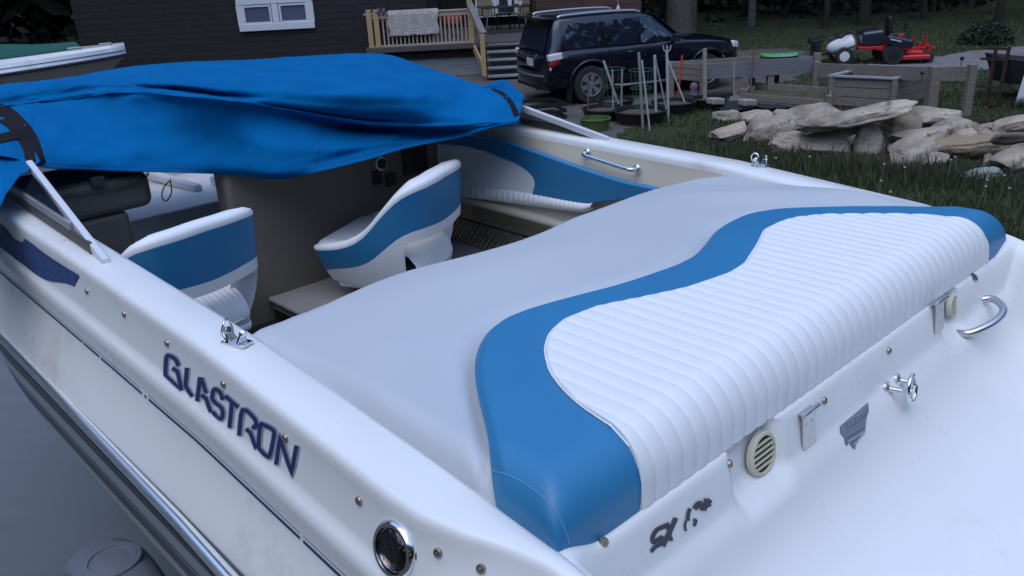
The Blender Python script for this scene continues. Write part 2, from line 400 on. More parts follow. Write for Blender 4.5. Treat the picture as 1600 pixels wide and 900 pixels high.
for b in bsG:
    b = float(b); lo_ = c1s(b)-.008; hi_ = fronts(b)+.14; r = []
    for k in range(61):
        t = k/60; a = lo_+(hi_-lo_)*(t**1.5 if t < .999 else 1)
        dd = a-c1s(b)
        top = .068 - .018*math.exp(-(max(0, dd)/.035)**2) + .012*sstep(dd, .05, .35) - .02*sstep(dd, .30, .62)
        top += .004*noise.noise(Vector((a*3, b*3, 0)))
        r.append(padpt(a, b, top, minw=-.10))
    rows.append(r)
pad.grid(rows)
sunpad = pad.build('sun_pad', GREYV, boat, smooth=60)
tag(sunpad, 'grey vinyl front section of the sun pad')
# blue band
bl = MB(); rows = []
bsB = np.concatenate([np.linspace(-.135, .08, 26), np.linspace(.085, .30, 60), np.linspace(.31, 1.65, 130), np.linspace(1.66, 2.04, 60)])
for b in bsB:
    b = float(b); inner = .172 <= b <= 1.828
    lo_ = max(-.16, c2s(b)-.010) if inner else -.16
    hi_ = c1s(max(b, -.06)); r = []
    for k in range(29):
        t = k/28; a = lo_+(hi_-lo_)*t
        eh = hi_-a; roll = .016*(1-sstep(eh, 0, .022))
        r.append(padpt(a, b, .088, -roll))
    rows.append(r)
bl.grid(rows)
bb_ = bl.build('blue_band', BLUEV, sunpad, smooth=60)
# pleated panel
pl = MB(); PW = .0405
bsP = np.unique(np.concatenate([np.linspace(.189, .30, 60), np.arange(.19, 1.81, PW/14), np.linspace(1.70, 1.811, 50)]))
rows = []
for b in bsP:
    b = float(b); lo_ = -.16; hi_ = max(-.155, c2s(b)); r = []
    ph = ((b-.19)/PW) % 1; pv = .0038*(abs(math.sin(math.pi*ph))**.5)
    for k in range(57):
        t = k/56; a = lo_+(hi_-lo_)*(1-(1-t)**1.4)
        e_ = 1-sstep(hi_-a, 0, .012)
        eb = 1-sstep(min(b-.19, 1.81-b), 0, .006)
        r.append(padpt(a, b, .094, pv*(1-e_)*(1-eb)-.008*max(e_, eb)))
    rows.append(r)
pl.grid(rows)
pp = pl.build('pleated_panel', WHITEV, sunpad, smooth=80)
# piping at the seam + stitched seam at the corner
pi_ = MB()
pi_.tube([padpt(c2s(b)-.004, b, .0905) for b in np.linspace(.20, 1.80, 260)], .0022, 6)
pi_.build('seam_piping', WHITEV, sunpad, smooth=60)
tree_pad = BVHTree.FromPolygons([v for v in bl.v], bl.f)
sm = MB(); ctl = [(772, 736), (800, 745), (835, 766), (862, 792), (880, 822), (889, 850)]
cc = cr(ctl, 8)
for i in range(0, len(cc)-1, 1):
    p, n = hit(cc[i][0], cc[i][1], tree_pad, .0012); q = hit(cc[i][0]*.35+cc[i+1][0]*.65, cc[i][1]*.35+cc[i+1][1]*.65, tree_pad, .0012)[0]
    if p and q: sm.tube([p, q], .0009, 5)
sm.build('corner_stitching', mat('light_thread', (.2, .4, .65), .6), sunpad)

# ---------------- cockpit
lin = MB()
aL = list(np.arange(1.0, 3.95, .07))
for side in (-1, 1):
    prw = [(.965, -.03), (.960, -.06), (.94, -.12), (.925, -.22), (.915, -.32), (.905, -.40), (.90, -.42), (.885, -.66)]
    if side == -1: lin.grid([[L(a, C0+side*o*hs(a), g(a)+dw) for o, dw in prw] for a in aL])
    else:
        lin.grid([[L(a, C0+o*hs(a), g(a)+dw) for o, dw in prw[:6]] for a in aL])
        # wall below is opened for the net pocket
        for (aa, bb2) in ((1.0, 1.48), (2.62, 3.95)):
            lin.grid([[L(a, C0+o*hs(a), g(a)+dw) for o, dw in prw[5:]] for a in np.linspace(aa, bb2, 8)])
        lin.grid([[L(a, C0+o, g(a)+dw) for o, dw in ((.905, -.40), (1.08, -.42), (1.08, -.66), (.885, -.66))] for a in np.linspace(1.48, 2.62, 8)])
        for a in (1.48, 2.62): lin.add([L(a, C0+.905, g(a)-.40), L(a, C0+1.08, g(a)-.42), L(a, C0+1.08, g(a)-.66), L(a, C0+.885, g(a)-.66)], [(0, 1, 2, 3)])
lin.build('cockpit_liner', CREAM, boat, smooth=40)
# moulded lip round the pocket
lp = MB(); q1 = [(a, -.385) for a in np.linspace(2.6, 1.66, 8)]+[(1.58, -.395), (1.53, -.43), (1.52, -.50), (1.52, -.62)]
lp.tube([L(a, C0+.903, g(a)+w_) for a, w_ in q1], .022, 10); lp.build('pocket_lip', CREAM, boat, smooth=60)
fl = MB()
FLW = -.53
fl.box(L(2.75, 1.36, FLW-.03), (1.06, 2.5, .06)); fl.tube([L(1.5, .83, FLW-.012), L(4.0, .83, FLW-.012)], .016, 8); fl.build('cockpit_floor', mat('grey_floor', (.32, .31, .30), .6, bump=(120, .3, .004), var=(.27, .26, .25)), boat, bevel=.01)
CARP_SHADE = mat('carpet_and_well_shade', (.008, .008, .008), .95)
fw = MB(); fw.box(L(2.5, .40, -.66), (.9, 3.0, .04)); fw.box(L(1.5, .83+.012, -.62), (.02, 5.0, .12)); fw.box(L(1.6, C0, -.80), (1.86, 1.3, .04)); fw.box(L(.97, C0, -.45), (1.86, .03, .75)); fw.box(L(2.21, C0, -.70), (1.75, .02, .2)); fw.build('engine_well', CARP_SHADE, boat)  # aft well boards near black: the pit's shade is in their colour
# net
nt_ = MB(); qa = [(1.50, 2.60), (-.36, -.63)]
for i in range(34):
    x = 1.45+i*.035
    nt_.tube([L(x, C0+.905, -.60+.06), L(x+.12, C0+.91, -.46+.06)], .0022, 4, caps=False)
    nt_.tube([L(x+.12, C0+.906, -.60+.06), L(x, C0+.911, -.46+.06)], .0022, 4, caps=False)
nt_.tube([L(1.52, C0+.91, -.395), L(2.6, C0+.91, -.395)], .005, 6)
nt_.build('storage_net', BLACK, boat)
# coaming panels on the starboard wall
def wallpanel(name, pxs, b, th, m, parent, bev=.012, lbl=None):
    mb = MB(); P = [Bb(x, y, b) for x, y in pxs]; n = len(P)
    vs = [p.copy() for p in P]+[Vector((b-th, p.y, p.z)) for p in P]
    mb.add(vs, [tuple(range(n)), tuple(range(2*n-1, n-1, -1))]+[(i, i+n, (i+1) % n+n, (i+1) % n) for i in range(n)])
    o = mb.build(name, m, parent, smooth=50, bevel=bev, seg=4)
    return o
curve = [(tuple(p)) for p in cr([(690, 222), (720, 224), (752, 230), (790, 243), (822, 258), (840, 274), (843, 288), (838, 304)], 4)]
topc = [tuple(p) for p in cr([(690, 212), (730, 209), (800, 222), (860, 241), (920, 262), (980, 281), (1028, 291)], 4)]
bluep = topc+[(1038, 295), (1038, 300), (1028, 305), (985, 309), (945, 314), (920, 317), (895, 314), (865, 309)]+curve[::-1]
CPB = 1.872
pan = wallpanel('blue_side_panel', bluep, CPB, .036, BLUEV, boat)
wallpanel('white_side_panel', curve[:-1]+[(838, 302), (800, 297), (755, 291), (720, 288), (690, 288)], CPB, .034, WHITEV, pan)
ro = MB(); rows = []
pt = cr([(690, 290, 304), (730, 291, 308), (790, 296, 316), (838, 303, 322), (880, 311, 328), (915, 317, 331), (930, 318, 324)], 24)
for i, p in enumerate(pt):
    A = Bb(p[0], p[1]-2, CPB-.02); Z = Bb(p[0], p[2], CPB-.02); r = []
    pv = .006*abs(math.sin(math.pi*i/4.0))**.5 if i < len(pt)-30 else .006
    for k in range(11):
        t = math.pi*k/10; c_ = A.lerp(Z, .5-.5*math.cos(t)); r.append(c_+Vector((-(.025+pv)*math.sin(t), 0, 0)))
    rows.append(r)
ro.grid(rows); ro.build('pleated_roll', WHITEV, pan, smooth=60)
# grab rail
gr = MB(); P0 = Bb(918, 238, 1.925); P1 = Bb(996, 263, 1.905); o_ = Vector((-.035, 0, .0))
gr.tube(cr([P0, P0+o_*.8, P0.lerp(P1, .12)+o_*1.3, P0.lerp(P1, .5)+o_*1.25, P0.lerp(P1, .9)+o_*1.2, P1+o_*.8, P1], 6), .0085, 10)
for p in (P0, P1): gr.lathe(p, (-1, 0, .2), [(.017, 0), (.017, .006), (.010, .012)], 16)
gr.build('grab_rail', CHROME, boat, smooth=50)

# dash consoles
con = MB(); aC = 2.62
def cp(x, y, a=aC): return Ba(x, y, a)
xw = cp(350, 280).x; xw2 = C0+.95
con.box(((xw+xw2)/2, aC+.06, DK-.32), (xw2-xw, .12, .86)); con.box((xw2-.25, aC+.35, DK-.25), (.5, .6, .7)); st_con = con.build('starboard_console', mat('console_beige_shaded', (.17, .15, .12), .5, var=(.15, .13, .105)), boat, bevel=.03, seg=4)  # liner cream darkened: the cover's shade is put into this colour
ds = MB()
for (x0, y0, x1, y1) in ((626, 228, 668, 266), (580, 268, 597, 286), (601, 272, 618, 288)):
    p = cp(x0, y0); q = cp(x1, y1); ds.box(((p.x+q.x)/2, aC-.006, (p.z+q.z)/2), (abs(q.x-p.x), .012, abs(p.z-q.z)))
ds.build('dash_switches', BLACK, st_con, bevel=.004)
ga = MB(); p = cp(594, 255); ga.lathe(p+Vector((0, 0, 0)), (0, -1, 0), [(.035, 0), (.035, .012), (.028, .014), (.026, .008)], 24); gg_ = ga.build('gauge', STEEL, st_con, smooth=40); gf = MB(); gf.lathe(p, (0, -1, 0), [(.024, .004), (.024, .0135), (.001, .0136)], 20); gf.build('gauge_face', BLACK, gg_)
gb = MB(); aG = 2.72; x1 = Ba(240, 300, aG).x
zb_ = Ba(240, 322, aG).z; zt_ = DK+.12; gb.box(((-.02+x1)/2-.0, aG+.2, (zb_+zt_)/2), (x1+.02, .4, zt_-zb_)); gbx = gb.build('glovebox_console', DARKV, boat, bevel=.04, seg=4)
g2 = MB(); pq = [Ba(x, y, aG-.004) for x, y in ((95, 308), (150, 300), (200, 291), (222, 283), (232, 270))]; g2.tube(cr([p+Vector((0, -.003, 0)) for p in pq], 5), .004, 6)
pl_ = Ba(152, 283, aG-.01); g2.box(pl_, (.05, .025, .035)); g2.build('glovebox_latch', BLACK, gbx, bevel=.004)
gp = MB(); x0 = Ba(205, 340, aG).x; gp.box((x0/2-.02, aG+.2, (zb_+DK-.66)/2), (x0+.04, .38, zb_-DK+.66)); gp.build('console_base', DARKV, boat, bevel=.02)
bl2 = MB(); bl2.box(L(3.65, .80, -.42), (.95, .9, .44)); bl2.box(L(3.98, .80, -.12), (1.1, .12, .42)); bl2.box(L(3.3, 1.05, -.40), (.03, .5, .5)); bow = bl2.build('bow_liner', mat('bow_white', (.8, .8, .8), .4), boat, bevel=.04, seg=4)
bc = MB(); A = Bp(235, 272, -.16); B_ = Bp(312, 296, -.19); bc.beam(A, B_, .05, .05); bc.build('bow_cushion_roll', WHITEV, boat, bevel=.02, seg=3)
wr = MB(); wr.tube(cr([Ba(266, 280, 3.1), Ba(268, 300, 3.08), Ba(260, 314, 3.07), Ba(253, 308, 3.07), Ba(256, 293, 3.08), Ba(264, 283, 3.1)], 5), .003, 5); wr.build('wire_loop', BLACK, boat)
# foredeck
fd = MB(); fd.grid([[L(a, C0+s*.975*hs(a), g(a)+.02*(1-s*s)-.002) for s in np.linspace(-1, 1, 13)] for a in np.linspace(3.85, 4.93, 10)]); fd.build('foredeck', GEL, boat, smooth=60)

# ---------------- bucket seats
_smc = {}
def _sm(x, xs, ys):
    k = (xs, ys)
    if k not in _smc:
        X = np.linspace(xs[0], xs[-1], 300); Y = np.interp(X, xs, ys)
        for _ in range(3): Y = np.convolve(np.pad(Y, 14, mode='edge'), np.ones(29)/29, mode='valid')
        _smc[k] = (X, Y)
    return float(np.interp(x, *_smc[k]))
def seat(loc, rz, lbl, pl=.07):
    # plan curve
    def plan(f):     # f in -1..1, 0 = middle of the back
        s = abs(f); sg = 1 if f >= 0 else -1
        P = cr([(0, -.235), (.10, -.235), (.19, -.215), (.242, -.14), (.255, -.03), (.255, .10), (.235, .21), (.20, .25)], 8); i = s*(len(P)-1); k = int(i); t = i-k
        p = P[k] if k+1 >= len(P) else P[k]*(1-t)+P[k+1]*t
        return Vector((sg*p[0], p[1], 0))
    ip = lambda x, xs, ys: _sm(x, tuple(xs), tuple(ys))
    nf = 49; fs_ = [(-1+2*i/(nf-1)) for i in range(nf)]
    cols_o = []; cols_i = []
    for f in fs_:
        s = abs(f); top = ip(s, [0, .3, .42, .52, .62, .75, 1], [.45, .445, .41, .31, .225, .19, .165]); bot = ip(s, [0, .4, .8, 1], [0, 0, .01, .02])
        lo_b = ip(s, [0, .3, .42, .52, .62, .75, .88, 1], [.245, .265, .24, .16, .105, .085, .06, .03]); hi_b = top-ip(s, [0, .5, 1], [.03, .026, .018])
        p = plan(f); p2 = plan(min(1, f+.01)) if f < 1 else p; p1 = plan(max(-1, f-.01)); d = (p2-p1).normalized(); n = Vector((d.y, -d.x, 0))
        zs = [bot+(lo_b-bot)*k/6 for k in range(6)]+[lo_b+(hi_b-lo_b)*k/4 for k in range(5)]+[hi_b+(top-hi_b)*.5]
        o_ = []
        for z in zs:
            u_ = z/.43; fl_ = -.055*(1-min(1, u_*2))**2*1.2+.02*u_
            q = p+n*fl_; lean = -.04*max(0, z-.15)*(1 if s < .5 else .5); o_.append(Vector((q.x, q.y+lean, z)))
        e0 = o_[-1]; tt = .08
        o_.append(e0+Vector((0, 0, top-hi_b))*.42-n*.008); 
        rim = [e0-n*.028+Vector((0, 0, (top-hi_b)*.62)), e0-n*tt+Vector((0, 0, (top-hi_b)*.25))]
        inn = [Vector((v.x, v.y, v.z))-n*(tt+.02*(1-v.z/.43)) for v in o_[:-1][::-1]]
        cols_o.append(o_+rim); cols_i.append(inn)
    no = len(cols_o[0]); allc = [cols_o[i]+cols_i[i] for i in range(nf)]
    na = len(allc[0])
    def hole(i, j): return abs(i+.5-(nf-1)/2) < 8.6 and (1 <= j < 5)
    shell = MB(); band = MB(); V = [p for c in allc for p in c]; fw_, fb = [], []
    jo_max = 12
    def jm(j): return None
    for i in range(nf-1):
        for j in range(na-1):
            f = (i*na+j, (i+1)*na+j, (i+1)*na+j+1, i*na+j+1)
            # outer rows 0..11, rim, inner rows mirrored
            mirror = None
            if j >= no: mirror = 10-(j-no)
            if hole(i, j if j < 6 else (mirror if mirror is not None else 99)): continue
            (fb if 6 <= j < 10 else fw_).append(f)
    # hole walls
    nin = len(cols_i[0])
    def pair(i, j): return i*na+j, i*na+(no+(nin-1-j))
    i0 = [i for i in range(nf-1) if hole(i, 2)]; ia, ib = i0[0], i0[-1]+1
    for i in range(ia, ib):
        for j in (1, 5):
            a_, b_ = pair(i, j); c_, d_ = pair(i+1, j); fw_.append((a_, c_, d_, b_))
    for j in range(1, 5):
        for i in (ia, ib):
            a_, b_ = pair(i, j); c_, d_ = pair(i, j+1); fw_.append((a_, b_, d_, c_))
    shell.add(V, fw_); band.add(V, fb)
    # close ends
    for i in (0, nf-1): shell.f.append(tuple(range(i*na, i*na+na))); shell.m.append(0)
    so_ = shell.build('seat', WHITEV, boat, smooth=55, recalc=True); so_.location = loc; so_.rotation_euler = (0, 0, rz); so_.scale = (1.08,)*3; tag(so_, lbl)
    for o2, msh in ((so_, shell),): pass
    bo = band.build('blue_backrest_band', BLUEV, so_, smooth=55)
    for o2 in (so_, bo):
        bm = bmesh.new(); bm.from_mesh(o2.data); bmesh.ops.delete(bm, geom=[v for v in bm.verts if not v.link_faces], context='VERTS'); bm.to_mesh(o2.data); bm.free()
    cu = MB(); rows = []
    for i in range(73):
        x = -.20+.40*i/72; pv = .004*abs(math.sin(math.pi*i/5))**.5; r = []
        for k in range(17):
            t = 2*math.pi*k/16; r.append(Vector((x*.8, -.07+(.12+pv)*math.cos(t), .06+(.095+pv)*math.sin(t))))
        rows.append(r)
    cu.grid(rows); cu.build('pleated_cushion', WHITEV, so_, smooth=60)
    c2_ = MB(); c2_.box((0, .08, .13), (.38, .36, .10)); c2_.build('seat_cushion', GREYV, so_, bevel=.035, seg=4)
    ba = MB(); ba.box((0, .0, .005), (.36, .36, .05)); ba.build('seat_base', WHITEV, so_, bevel=.02, seg=3)
    pe = MB(); pe.tube([(0, 0, -.0), (0, 0, -pl)], .038, 16); pe.lathe((0, 0, -pl), (0, 0, 1), [(.11, 0), (.11, .012), (.05, .02)], 20); pe.build('pedestal', STEEL, so_, smooth=40)
    return so_
seat(L(2.33, .30, -.435), R(12), 'nearer bucket seat with blue band, beside the port gunwale', .18)
seat(L(2.27, 1.28, -.455), R(26), 'farther swivel seat seen from behind, near the starboard wall')

# ---------------- windshield
wsg_l = []; frl = []; frr = []; GRL = mat('grey_rail', (.34, .35, .38), .4, .2)
def bar(p0, p1): wsf.beam(p0, p1, .022, .028)
for side, a0, b0, a1, b1, w1 in ((-1, 1.745, -.075, 2.52, -.015, .25), (1, 1.62, 1.992, 2.12, 1.95, .198)):
    wsf = MB(); wbr = MB(); frl.append((wsf, wbr)); base = L(a0, b0, g(a0)+.004); top = L(a1, b1, w1); top2 = base+(top-base)*1.06
    bar(base+(top-base)*-.01, top2)
    end = L(3.3, C0+side*1.02, g(3.3)+.01)
    s_ = Vector((-side, 0, 0))
    b_on = base+s_*.0; 
    # base extrusion: brown side face and pale top rail
    wbr.beam(base+Vector((0, .10, .020)), end+Vector((0, 0, .02)), .012, .036)
    wrl = MB(); wrl.beam(base+Vector((0, .27, .052))+s_*.004, end+Vector((0, 0, .052))+s_*.004, .014, .028); frr.append(wrl)
    gl = [base+Vector((0, .30, .072)), end+Vector((0, 0, .072)), top+Vector((0, .3, -.01)), top2]
    wsg = MB(); wsg.add(gl, [(0, 1, 2, 3)]); wsg_l.append(wsg)
BRS = mat('brown_strip', (.075, .065, .06), .5)
for (a_, b_), c_ in zip(frl, frr): fr = a_.build('windshield_frame', ALU, boat, bevel=.004); b_.build('windshield_base_strip', BRS, fr, bevel=.003); c_.build('base_rail', GRL, fr, bevel=.003)
for q_ in wsg_l: q_.build('windshield_glass', GLASS, fr, recalc=False)

# ---------------- tape, snaps, fittings
tp = MB(); 
tpoly_top = [(-20, 340), (4, 352), (22, 372), (36, 378), (42, 374), (80, 402), (125, 430)]; tpoly_bot = [(-20, 372), (0, 386), (30, 408), (50, 424), (75, 438), (101, 442), (117, 447)]
T1 = cr(tpoly_top, 5); T2 = cr(tpoly_bot, 5); rows = []
for p, q in zip(T1, T2):
    r = []
    for k in range(9):
        t = k/8; h, n = hit(p[0]*(1-t)+q[0]*t, p[1]*(1-t)+q[1]*t, None, .0022+.0012*noise.noise(Vector((p[0]*.05, t*4, 0))))
        if h: r.append(h)
    if len(r) == 9: rows.append(r)
if len(rows) > 1: tp.grid(rows)
tp.build('masking_tape', TAPE, boat, smooth=60, recalc=False)

SNM = mat('snap_metal', (.38, .33, .28), .4, .8)
snap0 = MB(); snap0.lathe((0, 0, 0), (0, 0, 1), [(.0085, -.002), (.0085, .003), (.0068, .0055), (.0052, .0055), (.0052, .003), (.0030, .003), (.0028, .006), (.001, .0068)], 16)
s0 = None
for (x, y) in ((137, 455), (195, 491), (262, 536), (350, 600), (447, 684), (562, 782), (685, 863), (752, 888), (943, 847), (1139, 725), (1388, 548), (1505, 434), (1537, 386), (1287, 626)):
    p, n = hit(x, y)
    if p is None: continue
    if s0 is None: o = s0 = snap0.build('snap_fastener', SNM, boat, smooth=40)
    else: o = s0.copy(); COL.objects.link(o)
    o.location = p; o.rotation_euler = n.to_track_quat('Z', 'Y').to_euler()
# fuel cap
def frame_at(x, y, tree=None):
    p, n = hit(x, y, tree)
    h = Vector((0, 0, 1)).cross(n).normalized(); v_ = n.cross(h); return p, n, h, v_
p, n, h, v_ = frame_at(617, 858)
fc = MB(); fc.lathe(p-n*.004, n, [(.052, 0), (.052, .008), (.047, .014), (.041, .014), (.039, .008), (.001, .008)], 40); cap = fc.build('fuel_cap', CHROME, boat, smooth=40)
fb_ = MB(); fb_.lathe(p-n*.005, n, [(.0545, 0), (.0545, .004), (.045, .0045)], 40); fb_.build('cap_gasket', BLACK, cap, smooth=40)
ic = MB(); ic.lathe(p+n*.003, n, [(.038, 0), (.036, .0045), (.02, .007), (.001, .0072)], 36); 
ic.build('cap_face', mat('dark_chrome', (.10, .095, .09), .10, 1, bump=(90, .5, .01)), cap, smooth=60)
# cleats
def cleat(x, y, rz, w_):
    p, n = hit(x, y); o = MB()
    o.box((0, 0, .003), (.030, .058, .006))
    for s in (-1, 1):
        o.prism([(-.014, .004), (.014, .004), (.006, .030), (-.006, .034)], .005, Matrix.Translation((0, s*.010, 0)) @ Euler((s*-.35, 0, 0)).to_matrix().to_4x4())
        o.tube([(0, s*.016, .028), (0, s*.026, .024)], .008, 10)
    o.tube([Vector((.014*math.cos(t)+.002, .024+.004*math.sin(t*2), .026+.021*math.sin(t))) for t in np.linspace(0, 2*math.pi, 20)[:-1]], .0026, 6, closed=True)
    ob = o.build('cleat', CHROME, boat, smooth=35, bevel=.0015); ob.location = p; ob.rotation_euler = (0, 0, rz); ob.scale = (1.15,)*3; return ob
cleat(371, 537, R(20), 0)
c_ = cleat(1188, 260, R(75), 0)
# transom fittings
for (x, y, rad) in ((1181, 706, .048), (1480, 476, .030)):
    p, n, h, v_ = frame_at(x, y)
    n = Vector((0, -1, .15)).normalized(); h = Vector((0, 0, 1)).cross(n).normalized(); v_ = n.cross(h); p = p+n*.012
    vr = MB(); N = 36; rows = []
    prof_ = [(rad, -.004), (rad, .006), (rad*.93, .009), (rad*.82, .009), (rad*.80, .004)]
    rows = [[p+n*hh+(h*math.cos(2*math.pi*k/N)+v_*math.sin(2*math.pi*k/N))*r_ for k in range(N)] for r_, hh in prof_]
    vr.grid(rows, closeu=True)
    for k in range(5):
        yv = (-.55+.275*k)*rad*.95; hw2 = math.sqrt(max(0, (rad*.82)**2-yv**2))
        vr.beam(p+v_*yv+n*.006-h*hw2, p+v_*yv+n*.006+h*hw2, .005, .003, up=v_)
    vo = vr.build('transom_vent', BEIGE, boat, smooth=40)
    vb = MB(); vb.lathe(p+n*.0005, n, [(rad*.84, 0), (rad*.84, .002)], 30); vb.build('vent_opening', BLACK, vo)
for (x, y) in ((1260, 668), (1464, 493)):
    p, n, h, v_ = frame_at(x, y); p = p+v_*.0
    pn = Vector((0, -1, .12)).normalized(); h = Vector((1, 0, 0)); v2 = Vector((0, .12, 1)).normalized()
    hg = MB(); Mx = Matrix((h, pn, v2)).transposed()
    hg.box(p+pn*.006-v2*.002, (.054, .003, .082), Mx); hg.box(p+pn*.003+v2*.040, (.052, .022, .004), Mx)
    hg.tube([p+pn*.012+v2*.043-h*.033, p+pn*.012+v2*.043+h*.033], .006, 10)
    for dx, dz in ((-.012, .014), (.012, .014), (0, -.020)): hg.lathe(p+pn*.007+h*dx+v2*dz, pn, [(.0032, 0), (.0028, .002), (.001, .0025)], 10)
    hg.build('latch_plate', STEEL, boat, smooth=35, bevel=.0008)
# tow ring
t1, n1 = hit(1386, 607); t2, n2 = hit(1403, 594)
out = Vector((.10, -1, .10)).normalized()
tw = MB()
for t_ in (t1, t2):
    tw.lathe(t_-out*.006, out, [(.017, 0), (.017, .008), (.011, .011), (.007, .013), (.006, .035), (.006, .042)], 18)
cen = (t1+t2)/2+out*.045+Vector((.0, 0, -.004)); xx = Vector((0, 0, 1)); xx = (xx-out*xx.dot(out)).normalized(); yy = out.cross(xx)
tw.tube([cen+(xx*math.cos(t)*.034+yy*math.sin(t)*.030) for t in np.linspace(0, 2*math.pi, 33)[:-1]], .0055, 10, closed=True)
for t in (0, math.pi/2, math.pi, 1.5*math.pi): tw.tube([cen, cen+(xx*math.cos(t)*.034+yy*math.sin(t)*.030)], .0038, 8)
tw.lathe(cen-out*.004, out, [(.011, 0), (.011, .008), (.004, .010)], 14)
tw.build('tow_ring', CHROME, boat, smooth=40)
# stern grab handle
p0 = hit(1502, 520)[0]; p1 = hit(1537, 468)[0]; on = Vector((.25, -1, .22)).normalized()
hn = MB(); hn.tube(cr([p0-on*.01, p0+on*.025, p0.lerp(p1, .32)+on*.064, p0.lerp(p1, .68)+on*.066, p1+on*.025, p1-on*.01], 7), .0105, 14); hn.build('grab_handle', STEEL, boat, smooth=60)
# small drain + vent marks near the starboard corner
p, n, h, v_ = frame_at(1522, 433); dr = MB(); dr.lathe(p, n, [(.014, 0), (.013, .002), (.001, .0025)], 20); dr.build('drain_plug', STEEL, boat, smooth=40)
# decals on the transom
def polydecal(mb, pts, off, tree=None, grid=.0):
    P = [hit(x, y, tree, off)[0] for x, y in pts]
    if None in P: return
    mb.add(P, [tuple(range(len(P)))])
sx = MB(); sh = lambda pts: [(1000+x/7.5, 760+y/7.5) for x, y in pts]
strokes = [([(125, 765), (165, 715), (235, 670), (290, 600)], 5.5), ([(235, 600), (180, 640), (145, 645), (145, 585), (190, 510), (258, 475), (300, 455), (340, 440)], 6), ([(215, 600), (268, 628)], 9), ([(262, 700), (300, 610), (345, 520), (400, 400), (412, 365)], 6.5), ([(310, 470), (345, 530), (335, 590), (345, 612), (378, 606)], 5.5)]
for i, (s_, wd) in enumerate(strokes): ribbon(sx, [tuple(p) for p in cr(sh(s_), 4)], wd*1.2, off=.0012+.0001*i, sub=1)
strokes2 = [([(578, 255), (560, 310), (552, 360), (555, 400)], 5.5), ([(530, 400), (520, 450), (522, 500), (540, 512)], 3.4), ([(615, 385), (648, 400), (632, 440), (624, 462)], 4.2), ([(630, 262), (655, 220), (690, 198), (715, 240), (735, 265)], 7.5), ([(735, 265), (755, 200), (770, 140)], 6.5), ([(750, 240), (785, 190), (815, 150)], 7.5), ([(790, 190), (815, 230)], 4), ([(722, 262), (770, 262)], 4.5)]
for i, (s_, wd) in enumerate(strokes2): ribbon(sx, [tuple(p) for p in cr(sh(s_), 4)], wd*1.15, off=.0018+.0001*i, sub=1)
sx.build('model_lettering', DECAL, boat, recalc=False)
bd = MB(); z5 = lambda pts: [(1290+x/5.625, 560+y/5.625) for x, y in pts]
out_ = z5([(120, 600), (245, 495), (370, 388), (377, 460), (352, 540), (345, 625), (300, 700), (262, 760), (255, 800), (235, 790), (212, 760), (205, 738), (180, 772), (165, 740), (160, 700), (125, 660)])
polydecal(bd, out_, .0012); badge = bd.build('crest_badge', mat('grey_badge', (.14, .17, .22), .4), boat, recalc=False)
be = MB()
SIL = mat('badge_silver', (.42, .47, .55), .35, .3)
for i, (s_, wd) in enumerate([([(130, 612), (370, 405)], 1.0), ([(140, 665), (358, 530)], 1.0), ([(160, 690), (350, 575)], 1.0), ([(185, 735), (345, 635)], 3.0), ([(235, 765), (335, 650)], 2.2), ([(150, 680), (354, 552)], .8)]): ribbon(be, z5(s_), wd, off=.0022+.0001*i, sub=6)
# tiny letters GLASTRON on the badge
GL = {'G': [[(1, .8), (.8, 1), (.2, 1), (0, .7), (0, .3), (.2, 0), (.9, 0), (.9, .45), (.5, .45)]], 'L': [[(0, 1), (0, 0), (.8, 0)]], 'A': [[(0, 0), (.45, 1), (.9, 0)], [(.2, .4), (.7, .4)]],
 'S': [[(.9, .85), (.7, 1), (.2, 1), (0, .75), (.2, .55), (.7, .45), (.9, .25), (.7, 0), (0, 0)]], 'T': [[(0, 1), (.9, 1)], [(.45, 1), (.45, 0)]], 'R': [[(0, 0), (0, 1), (.8, 1), (.85, .6), (.1, .5)], [(.4, .5), (.9, 0)]],
 'O': [[(.2, 0), (0, .3), (0, .7), (.2, 1), (.7, 1), (.9, .7), (.9, .3), (.7, 0), (.2, 0)]], 'N': [[(0, 0), (0, 1), (.85, 0), (.85, 1)]]}
for i, ch in enumerate('GLASTRON'):
    for s_ in GL[ch]:
        pts = []
        for (x, y) in s_:
            u_ = (i+x*.72)/8; X = 132+u_*236; Y = 660-u_*208-y*38-2; pts.append((X, Y))
        ribbon(be, z5(pts), .8, off=.003, sub=1)
be.build('badge_lettering', SIL, badge, recalc=False)

